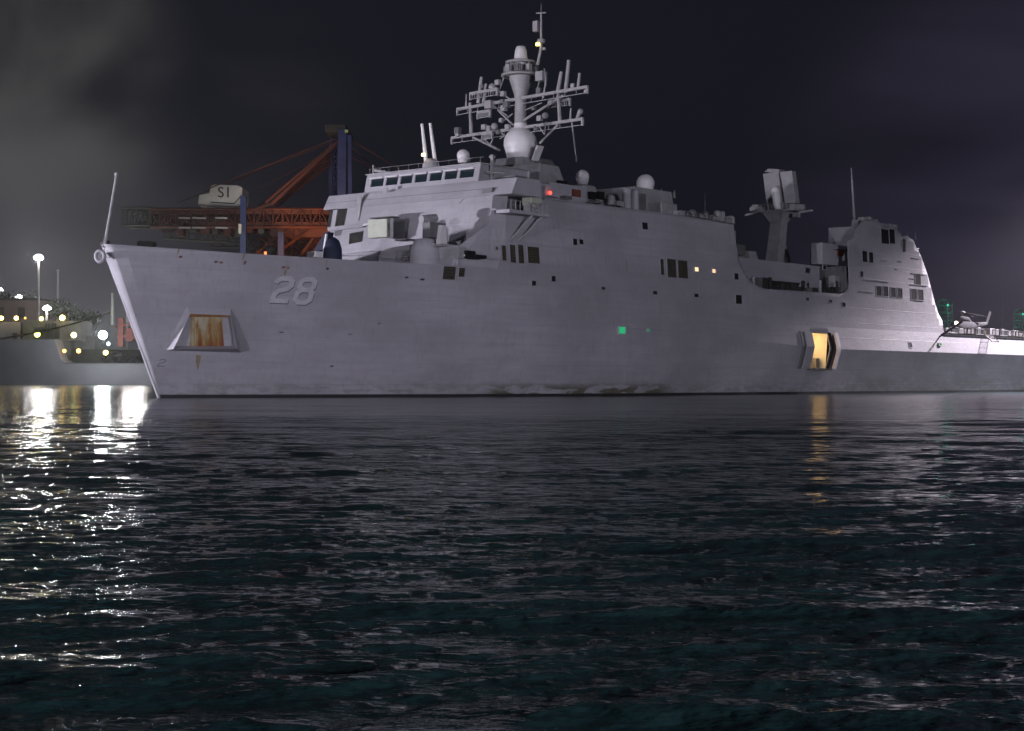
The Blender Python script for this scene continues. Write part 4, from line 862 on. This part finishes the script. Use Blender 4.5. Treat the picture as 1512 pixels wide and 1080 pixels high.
# flight deck edge: folding safety nets and gear
FD = 10.3
q = MB(); q.box((166.2, 14.6, 9.9), (207.8, 15.55, 10.35)); q.build('deck_edge_shade', 'louvred', SHIP)  # dark strip stands in for the catwalk's shadow along the deck edge
for k in range(11):
    s0 = 168.2 + k * 3.6; N_ = MB(); up = 1.0 if k != 4 else -1.3; ot = .12 if k != 4 else 1.5
    for p0, p1 in (((s0, 15.55, FD), (s0, 15.55 + ot, FD + up)), ((s0 + 3.3, 15.55, FD), (s0 + 3.3, 15.55 + ot, FD + up)), ((s0, 15.55 + ot, FD + up), (s0 + 3.3, 15.55 + ot, FD + up)), ((s0, 15.55, FD), (s0 + 3.3, 15.55, FD))): N_.beam(p0, p1, .12, .12)
    nn = N_.build('safety_net', 'grey' if k % 3 == 0 else 'louvred', SHIP)
    G = MB()
    for j in range(1, 8): G.beam((s0 + j * .41, 15.55, FD), (s0 + j * .41, 15.55 + ot, FD + up), .035, .035)
    for j in range(1, 4): G.beam((s0, 15.55 + ot * j / 4, FD + up * j / 4), (s0 + 3.3, 15.55 + ot * j / 4, FD + up * j / 4), .035, .035)
    G.build('net_mesh', 'dgrey', nn)
q = MB(); q.beam((164.2, 15.2, 9.4), (168.6, 17.6, 12.2), .5, .25); q.build('boom_crutch', 'louvred', SHIP)
random.seed(9)
for k in range(13):
    s0 = 169 + k * 2.7; q = MB(); h = .5 + random.random() * .9; q.box((s0, 13.0, FD - .2), (s0 + .8 + random.random() * 1.4, 14.4, FD + h)); q.build('deck_gear', random.choice(['grey', 'dgrey', 'louvred', 'mast', 'louvre']), SHIP, bevel=.06)

# ------------------------------------------------------------------ helicopter on the flight deck
def fuselage(m, secs, n=14):
    vs = []
    for x, z, w, h in secs:
        for i in range(n):
            a = 2 * math.pi * i / n; vs.append((x, w * math.copysign(abs(math.cos(a)) ** .8, math.cos(a)), z + h * math.copysign(abs(math.sin(a)) ** .8, math.sin(a))))
    m.add(vs, [(k * n + i, k * n + (i + 1) % n, (k + 1) * n + (i + 1) % n, (k + 1) * n + i) for k in range(len(secs) - 1) for i in range(n)] + [tuple(range(n))[::-1], tuple(range((len(secs) - 1) * n, len(secs) * n))], True)
hp = P(1418, 470, 't', 7.0)
HE = empty('helicopter', 'grey helicopter with folded blades on the aft flight deck, bright light at its nose', 'helicopter', wpt(hp[0], 7.0, 10.14), R(50))
q = MB(False); fuselage(q, [(-3.2, 1.7, .3, .3), (-2.6, 1.7, .9, .75), (-1.2, 1.9, 1.15, 1.05), (1.5, 2.0, 1.2, 1.15), (4, 2.1, 1.1, 1.05), (5.5, 2.35, .7, .7), (8.5, 2.6, .42, .45), (11.5, 2.9, .3, .32)]); q.build('fuselage', 'helo', HE)
q = MB(False); q.slab([(11.0, -.12, 2.7), (12.2, -.12, 2.7), (14.0, -.12, 5.2), (13.0, -.12, 5.4)], (0, .24, 0)); q.build('tail_fin', 'helo', HE)
q = MB(False); fuselage(q, [(-1.2, 3.3, .5, .3), (0, 3.5, .8, .55), (2.5, 3.4, .8, .55), (4, 3.0, .5, .3)]); q.build('engine_housing', 'helo', HE)
q = MB(False); q.slab([(-2.75, -.8, 2.0), (-2.75, .8, 2.0), (-1.6, .9, 2.8), (-1.6, -.9, 2.8)], (-.1, 0, .06)); q.build('windscreen', 'glass', HE)
q = MB(False); q.tube((.8, 0, 3.9), (.8, 0, 4.7), .28, n=10); q.lathe((.8, 0, 4.6), [(.6, 0), (.65, .15), (.3, .35), (.01, .4)], 12); q.build('rotor_hub', 'dgrey', HE)
for i, (dy, dz) in enumerate(((-.9, -.2), (-.35, .05), (.35, .05), (.9, -.2))):
    q = MB(False); q.beam((.9, dy * .3, 4.75), (8.6, dy * 1.5, 4.3 + dz), .5, .06); q.build('rotor_blade', 'helo', HE)
for x, y in ((-1.4, 1.2), (-1.4, -1.2), (9.0, 0)):
    q = MB(False); q.tube((x, y - .15, .4), (x, y + .15, .4), .38, n=14); q.build('wheel', 'black', HE)
    q = MB(False); q.tube((x, y, .4), (x, y * .85, 1.4 if x < 5 else 2.4), .09, n=6); q.build('landing_strut', 'dgrey', HE)
q = MB(False); q.dome((-3.1, -.6, 2.6), .35, base=-.9, n=10); q.build('nose_lamp', lampmat('nose_glow', (1, .9, .7), 6), HE)
# rack towers with greenish paint beside the hangar door and further aft
def lattice_tower(px, py0, py1, t_, w, lab):
    a = P(px, py1, 't', t_); h = P(px, py0, 't', t_)[2] - 10.14; e = empty('lattice_tower', lab, 'lattice tower', wpt(a[0], t_, 10.14), R(50))
    q = MB(False); q.lattice((0, 0, 0), (0, 0, h), w, w, 5, .12, (0, 1, 0)); q.build('frame', 'green', e)
    for k in range(5):
        q = MB(False); q.box((-w / 2, -w / 2, h * (k + .35) / 5), (w / 2, w / 2, h * (k + .65) / 5)); q.build('panel', 'green', e, bevel=.05)
    q = MB(False); q.box((-w * .9, -w * .2, h), (w * .9, w * .2, h + .5)); q.build('top_beam', 'green', e)
    q = MB(False); q.dome((-w / 2 - .5, -w / 2 - .3, h * .9), .22, base=-.9, n=8); q.build('lamp', lampmat('green_lamp', (.05, .9, .6), 1), e)
    l_ = bpy.data.lights.new('tower_glow', 'POINT'); lo = bpy.data.objects.new('tower_glow', l_); COL.objects.link(lo); l_.energy = 45; l_.color = (.1, 1, .65); l_.shadow_soft_size = .3; lo.location = wpt(a[0] - 2.6, t_ + 2.2, 10.14 + h * .8)
lattice_tower(1395, 446, 474, -4, 2.2, 'green lit lattice tower right beside the aft end of the hangar wall'); lattice_tower(1506, 460, 482, -4, 2.0, 'green lit lattice tower at the far right edge of the flight deck')
q = MB(); a, b = P(1478, 476, 't', 0), P(1481, 446, 't', 0); q.tube((a[0], 0, 10.1), b, .14, .08, n=8); q.build('ensign_staff', 'dgrey', SHIP)

# ------------------------------------------------------------------ container crane behind the bow
CD = 430.0
CR = empty('container_crane', 'tall red and blue container crane with white S1 machinery house behind the bow', 'harbour crane', (-46, CD, 2.6))
def K(px, py, D=CD): return WP(px, py, D) - Vector((-46, CD, 2.6))
for dy in (-7, 7):
    q = MB(False)
    for (x0, y0), (x1, y1) in (((192, 325), (300, 333)), ((300, 333), (505, 340)), ((505, 340), (640, 343))):
        pass
    q.lattice(K(232, 326) + Vector((0, dy, 0)), K(505, 326) + Vector((0, dy, 0)), 2.0, 4.6, 20, .34); q.beam(K(232, 317) + Vector((0, dy, 0)), K(700, 317) + Vector((0, dy, 0)), 1.6, 1.3); q.beam(K(300, 335) + Vector((0, dy, 0)), K(700, 335) + Vector((0, dy, 0)), 1.4, 1.0)
    q.build('boom_girder', 'cranered', CR)
for k in range(9):
    q = MB(False); q.beam(K(255 + k * 28, 329) + Vector((0, -7, 0)), K(255 + k * 28, 329) + Vector((0, 7, 0)), .7, .7); q.build('cross_beam', 'cranered', CR)
q = MB(False); q.lattice(K(190, 324) + Vector((0, -3, 0)), K(236, 324) + Vector((0, -3, 0)), 9, 4.5, 6, .3); q.box(K(196, 316) - Vector((0, 4, 0)), K(234, 311) + Vector((0, 4, 0))); q.box(K(205, 335) - Vector((0, 4, 0)), K(236, 329) + Vector((0, 2, 0))); q.build('boom_tip_platform', 'cranedark', CR)
for y_ in (322, 336.5):
    for x0, x1 in ((264, 281), (284, 304), (318, 336)):
        q = MB(False); q.beam(K(x0, y_, CD - 9), K(x1, y_ + .5, CD - 9), .3, .35); q.build('walkway_rail', 'galv', CR)
for dy in (-9, 9):
    for px0, px1, yt in ((489, 490.5, 206),):
        pass
for nm, x0, x1, dy, ytop, w in (('tower_leg', 489, 491, 9, 208, 2.2), ('tower_leg', 503.5, 506, -9, 192, 2.7)):
    q = MB(False); b_ = K(x0, 440, CD + dy); t_ = K(x1, ytop, CD + dy); b_.z = 0
    q.beam(b_, t_, w, w * .8); 
    q.build(nm, 'craneblue', CR)
q = MB(False); q.beam(K(516, 200, CD - 9), K(519, 440, CD - 9), 1.0, 1.0); q.lattice(K(497, 430, CD), K(497, 200, CD), 1.8, 5.5, 14, .22, (1, 0, 0)); q.build('tower_lattice', 'craneblue', CR)
q = MB(False); q.box(K(486, 203, CD) - Vector((0, 10, 0)), K(516, 192, CD) + Vector((0, 10, 0))); q.box(K(492, 193, CD), K(503, 188, CD) + Vector((0, 2, 0))); q.build('tower_head', 'cranedark', CR, bevel=.2)
q = MB(False); q.box(K(509, 196, CD - 10.5), K(514, 192, CD - 10.3)); q.build('tower_lamp', lampmat('dim_green_lamp', (.25, .3, .05), .5), CR)
for x0, y0, x1, y1, w, dy in ((497, 212, 400, 303, .75, -8), (500, 208, 392, 300, .6, -8), (497, 218, 412, 303, .8, 8), (494, 214, 380, 306, .4, 8), (493, 206, 300, 282, .3, -7), (493, 220, 345, 300, .22, 7), (492, 210, 262, 300, .22, 7), (516, 206, 603, 258, .5, -7), (518, 232, 575, 262, .35, 7), (509, 210, 640, 318, .3, 7), (398, 302, 355, 317, .6, -8)):
    q = MB(False); q.beam(K(x0, y0, CD + dy), K(x1, y1, CD + dy), w, w); q.build('stay', 'cranered', CR)
for x, t_, b_ in ((359.5, 291, 440), (415, 343, 440)):
    q = MB(False); a = K(x, t_, CD - 8); c_ = K(x, b_, CD - 8); c_.z = 0; q.beam(a, c_, 1.3 if x < 400 else .9, 1.5); q.build('portal_leg', 'craneblue', CR)
q = MB(False); q.slab([K(297, 304.5, CD - 6), K(355, 304.5, CD - 6), K(358, 294, CD - 6), K(358, 277, CD - 6), K(351, 274, CD - 6), K(316, 272.5, CD - 6), K(311, 275, CD - 6), K(309, 285, CD - 6), K(294, 288, CD - 6), K(292, 303, CD - 6)], (0, 10, 0)); MH = q.build('machinery_house', 'housewhite', CR, bevel=.15)
q = MB(False); q.beam(K(311, 299, CD - 6.2), K(346, 301, CD - 6.2), .15, .25); q.beam(K(346, 301, CD - 6.2), K(357, 288, CD - 6.2), .15, .2); q.build('house_trim', 'louvred', MH)
c_ = K(331.5, 285, CD - 6.15); text_mesh('S1', 3.9, .05, 'sign_lettering', 'louvred', MH, Matrix.Translation(c_) @ Matrix.Rotation(R(90), 4, 'X'))
q = MB(False); q.box(K(352, 345, CD - 10), K(358.5, 332, CD - 8)); q.build('operator_cab', 'cream', CR)
for x0, y0, x1, y1 in ((372, 390, 420, 338), (446, 375, 470, 342), (452, 392, 480, 345), (430, 342, 400, 375), (466, 342, 497, 380)):
    q = MB(False); q.beam(K(x0, y0), K(x1, y1), .8, .8); q.build('portal_brace', 'cranered', CR)
q = MB(False); q.box(K(400, 350, CD - 4), K(492, 342, CD + 4)); q.build('portal_beam', 'cranered', CR)
for x0, y0, x1, y1, dy, w_, h_, m_ in ((300, 345, 500, 347, 12, 3, 5.5, 'cranedark'), (365, 362, 500, 364, 10, 3, 5, 'cranered'), (372, 395, 470, 322, -4, 2, 3.2, 'cranered'), (470, 395, 380, 340, 8, 2, 3, 'cranered'), (430, 400, 505, 330, 2, 2, 3, 'cranered'), (236, 340, 365, 348, 6, 2.5, 3.6, 'cranedark'), (330, 322, 500, 300, 14, 1.5, 1.8, 'cranered'), (400, 300, 505, 216, 5, 1.6, 1.6, 'cranered')):
    q = MB(False); q.lattice(K(x0, y0) + Vector((0, dy, 0)), K(x1, y1) + Vector((0, dy, 0)), w_, h_, 11, .26, (0, 1, 0)); q.build('lattice_brace', m_, CR)
for px in range(262, 500, 17):
    q = MB(False); q.box(K(px, 342 + (px * 7) % 9, CD - 3 + (px * 5) % 7), K(px + 9 + (px * 3) % 7, 329, CD - 1 + (px * 5) % 7) + Vector((0, 2, 0))); q.build('crane_gear', 'cranedark' if px % 2 else 'cranered', CR)
q = MB(False); q.box(K(436, 388, CD - 12), K(442, 384, CD - 11)); q.build('sodium_lamp', lampmat('sodium_glow', (1, .4, .08), 5), CR)
floodspot('crane_sodium_light', WP(440, 388, CD - 16), WP(440, 340, CD), 9000, (1, .34, .06), 100, .8)
floodspot('crane_boom_light', WP(345, 352, CD - 26), WP(345, 310, CD), 4000, (1, .88, .80), 120, .8)
floodspot('crane_stay_light', WP(440, 345, CD - 30), WP(465, 262, CD), 16000, (1, .5, .3), 62, 1)
# second, farther crane portal seen low behind the deckhouse
# ------------------------------------------------------------------ harbour on the left
V = empty('docked_ship', 'pale grey ship moored at the left edge, stepped deck and dark deckhouses', 'ship', (-100, 385, 0))
def Q(px, py, D=385): return WP(px, py, D) - Vector((-100, 385, 0))
x0 = Q(-160, 560).x; x1 = Q(94, 538).x; x2 = Q(240, 540).x; zA_, zB_ = Q(0, 501).z, Q(150, 537).z
q = MB(False); pts = [(x0, -1.5), (x2, -1.5), (x2 + 1.5, zB_), (x1 + 1.6, zB_), (x1 + .3, zB_ + .9), (x1 - 1.2, zA_ - .2), (x1 - 1.6, zA_), (x0, zA_)]
q.slab([(a, -3, b) for a, b in pts], (0, 16, 0)); VH = q.build('hull', 'bgpale', V, bevel=.15)
q = MB(False); q.box((x0, -3.12, zA_ - .15), (x1 - 1.6, -2.9, zA_ + .02)); q.box((x1 + 1, -3.12, zB_ - .1), (x2, -2.9, zB_ + .1)); q.build('rubbing_strake', 'dgrey', VH)
def vb(px0, py0, px1, py1, D, dep, nm, m_, par=V):
    a, b = Q(px0, py1, D), Q(px1, py0, D); q = MB(False); q.box((a.x, a.y, a.z), (b.x, a.y + dep, b.z)); return q.build(nm, m_, par, bevel=.1)
vb(33, 474, 120, 503, 387, 10, 'deckhouse', 'dgrey'); vb(-160, 476, 30, 503, 387, 8, 'deckhouse', 'bgpale'); vb(50, 484, 88, 500, 386.7, .2, 'recess', 'louvred'); vb(18, 492, 25, 505, 386.7, .2, 'recess', 'louvred')
vb(92, 480, 104, 540, 388, 6, 'deck_tower', 'dgrey'); vb(104, 517, 224, 541, 389, 6, 'deck_machinery', 'louvred'); vb(110, 497, 140, 520, 391, 6, 'deckhouse', 'dgrey')
vb(66, 478, 72, 502, 386.4, .8, 'deck_locker', 'louvred'); vb(76, 478, 82, 502, 386.4, .8, 'deck_locker', 'louvred')
random.seed(3)
for k in range(14):
    px = 158 + k * 5.2; q = MB(False); c_ = Q(px, 528 + random.random() * 12, 384.5); r = .6 + random.random() * .9
    n1, n2 = 16, 6; vs = [(c_.x + math.cos(2 * math.pi * i / n1) * (r + r * .3 * math.cos(2 * math.pi * j / n2)), c_.y + r * .3 * math.sin(2 * math.pi * j / n2), c_.z + math.sin(2 * math.pi * i / n1) * (r + r * .3 * math.cos(2 * math.pi * j / n2))) for i in range(n1) for j in range(n2)]
    q.add(vs, [(i * n2 + j, ((i + 1) % n1) * n2 + j, ((i + 1) % n1) * n2 + (j + 1) % n2, i * n2 + (j + 1) % n2) for i in range(n1) for j in range(n2)], True); q.build('tyre_fender', 'black', V)
q = MB(False); q.box(Q(174, 512, 388), Q(182, 470, 388) + Vector((0, 1, 0))); q.beam(Q(170, 483, 388), Q(200, 478, 388), .4, .4); q.beam(Q(172, 495, 388), Q(204, 500, 388), .5, .5); q.box(Q(186, 504, 388), Q(196, 485, 388) + Vector((0, 1, 0))); q.build('red_derrick', 'redpaint', V)
q = MB(False); q.tube(Q(166, 480, 388), Q(166, 434, 388), .45, .3, n=8); q.dome(Q(166, 434, 388), .3); q.build('pole', 'galv', V)
# land behind: warehouse, dark trees
q = MB(False); a, b = WP(-260, 475, 460), WP(58, 444, 460); q.box((a.x, 460, 2.6), (b.x, 490, b.z)); WHS = q.build('warehouse', 'brick', label='low brownish warehouse beyond the docked ship', cat='warehouse')
for k in range(12):
    q = MB(False); x = b.x - 4 - k * 6; q.box((x - 2, 459.85, b.z - 5), (x, 459.98, b.z - 2)); q.build('window', 'louvred', WHS)
q = MB(False); q.box((a.x, 459.5, b.z), (b.x + .5, 490.5, b.z + .6)); q.build('roof', 'louvred', WHS)
def tree(px, py, D, r, lab):
    p = WP(px, py, D); e = empty('tree', lab, 'tree', (p.x, D, 2.6), 0, 'trees on the far quay'); q = MB(False); hgt = p.z - 2.6
    q.tube((0, 0, 0), (0, 0, hgt * .7), .35, .2, n=6)
    for k in range(4): a = k * 1.6; q.tube((0, 0, hgt * .5), (math.cos(a) * r * .6, math.sin(a) * r * .6, hgt * .85), .16, .06, n=5)
    q.build('trunk', 'tree', e); q = MB(False)
    for k in range(900):
        v = Vector((random.gauss(0, .45), random.gauss(0, .45), random.gauss(0, .38))); v = v * min(1, 1.05 / max(.01, v.length)); c_ = Vector((v.x * r, v.y * r, hgt + v.z * r * .7)); s_ = .14 + random.random() * .22
        n_ = Vector((random.gauss(0, 1), random.gauss(0, 1), random.gauss(0, 1))).normalized(); a = n_.orthogonal().normalized() * s_; b = n_.cross(a) ; q.add([c_ - a, c_ + b, c_ + a, c_ - b], [(0, 1, 2, 3)])
    q.build('crown', 'tree', e, recalc=False)
tree(90, 458, 440, 4.5, 'small dark tree between the pale lamp and the tallest unlit pole'); tree(118, 472, 430, 4, 'dark tree left of the mooring line, above the yellow round lamp'); tree(34, 448, 500, 6, 'dark tree standing above the warehouse roof'); tree(133, 470, 432, 3, 'dark low tree nearest the unlit mooring pole'); tree(0, 446, 500, 6, 'dark tree at the left edge above the warehouse')
# lamps
def tower(px, ptop, D, r, st, lab, col=(1, .95, .9), w=.3, head=1.05, on=True):
    p = WP(px, ptop, D); e = empty('light_tower', lab, 'light tower', (p.x, D, 2.6)); h = p.z - 2.6
    q = MB(False); q.tube((0, 0, 0), (0, 0, h), w * 1.3, w, n=10); q.build('pole', 'galv', e)
    if on:
        q = MB(False); q.lathe((0, 0, h + .1), [(head * .5, 0), (head * .5, .2), (.01, .3)], 12); q.build('lamp_hood', 'dgrey', e)
        for k in range(4): q = MB(False); a = k * math.pi / 2 + .5; q.dome((math.cos(a) * head * .6, math.sin(a) * head * .6, h + (.25 if k % 2 else -.1)), r * .8, base=-.99, n=10); q.build('lamp', lampmat('tower_lamp_glow', col, st), e)
    else: q = MB(False); q.dome((0, 0, h), w * 1.5, base=-.9, n=8); q.build('cap', 'galv', e)
tower(57, 380.5, 420, .6, 480, 'tallest lit light tower at the left, bright white head')
tower(28, 438.5, 500, .35, 150, 'lit light tower head just above the warehouse roof'); tower(1, 428, 520, .3, 30, 'lit light tower cut by the left edge of the picture')
tower(69, 455, 425, .45, 420, 'lower lit light tower between two yellow lamps'); tower(85.5, 400, 470, .3, 0, 'thin unlit pole right of the tallest light tower', on=False, w=.28)
tower(205, 452, 415, .6, 260, 'light tower hidden behind the bow'); tower(188, 450, 470, .6, 200, 'far light tower hidden behind the bow')
def lamp(px, py, D, r, st, col, lab, kind='deck lamp'):
    p = WP(px, py, D); e = empty('deck_lamp', lab, kind, p); q = MB(False); q.dome((0, 0, 0), r * .92, base=-.99, n=14); q.build('bulb', lampmat('lamp_glow', col, st), e)
    q = MB(False); q.tube((0, r * .75, 0), (0, r * 1.5, 0), r * .7, r * .4, n=12); q.box((-.06, r, -.1), (.06, r + 1.2, .1)); q.build('lamp_housing', 'dgrey', e)
Yl, Or = (1, .72, .16), (1, .48, .08)
lamp(152, 495, 372, 1.0, 480, (.92, 1, .97), 'big white floodlight shining left of the bow'); lamp(160, 508, 382, .5, 4, (.8, .95, .9), 'dim white lamp just under the big floodlight')
lamp(2, 470, 386, .55, 10, Yl, 'yellow lamp at the very left edge'); lamp(24, 470, 386, .55, 10, Yl, 'second yellow lamp from the left edge'); lamp(37, 470, 386, .3, 3, Or, 'small dim orange lamp beside the second yellow lamp')
lamp(61, 471, 386, .55, 9, Yl, 'yellow lamp under the lower light tower'); lamp(92, 469.5, 386, .7, 14, Yl, 'bright yellow lamp right of the lower light tower')
lamp(55, 494, 384, .7, 14, (.9, .9, .12), 'yellow-green lamp on the dark deckhouse'); lamp(109, 495, 384, .7, 12, (.95, .85, .25), 'round yellow lamp above the two orange lamps')
lamp(95, 518.5, 383, .45, 8, Or, 'left one of the two orange lamps'); lamp(116, 518.5, 383, .55, 9, Or, 'right one of the two orange lamps'); lamp(156, 521, 383, .6, 14, Yl, 'yellow lamp below the big white floodlight')
# mooring line from the hidden bollard out of the picture
a, b = WP(-90, 512, 200), WP(163, 461.5, 300); q = MB(False); prev = None
for k in range(25):
    u = k / 24; p = a.lerp(b, u) + Vector((0, 0, -.8 * 4 * u * (1 - u))); 
    if prev is not None: q.tube(prev, p, .12, n=6, cap=False)
    prev = p
q.build('mooring_line', 'rope', label='thin pale mooring line sloping across the left background', cat='rope')
# floodlight masts that light the ship, outside the picture; the FILL one is added
def mast_for(loc, lab):
    e = empty('floodlight_mast', lab, 'floodlight mast', (loc.x, loc.y, -1)); h = loc.z + 1
    q = MB(False); q.tube((0, 0, 0), (0, 0, h + 2), .7, .3, n=12); q.build('pole', 'galv', e); q = MB(False); q.box((-2, -.4, h + 1.2), (2, .4, h + 2.0)); q.build('lamp_rack', 'dgrey', e)
mast_for(LOW, 'low floodlight mast on the pier ahead of the bow'); mast_for(KEY, 'tall floodlight mast on the shore to the left of the viewer'); mast_for(FILL, 'added unseen mast for the fill lamp, behind the viewer to the right'); mast_for(STERN, 'tall floodlight mast beside the stern, out of the picture')

# thin harbour haze
hz = MB(False); hz.box((-2500, -750, -2.2), (2500, 2500, 75)); 
hm = bpy.data.materials.new('harbour_haze'); hm.use_nodes = True; t_ = hm.node_tree; t_.nodes.clear()
oo_ = t_.nodes.new('ShaderNodeOutputMaterial'); vv_ = t_.nodes.new('ShaderNodeVolumePrincipled'); t_.links.new(vv_.outputs[0], oo_.inputs['Volume'])
vv_.inputs['Color'].default_value = (.8, .8, .85, 1); vv_.inputs['Density'].default_value = .0003; vv_.inputs['Anisotropy'].default_value = .8
HZ = hz.build('haze', hm, kind='stuff', label='thin pale night haze over the harbour')
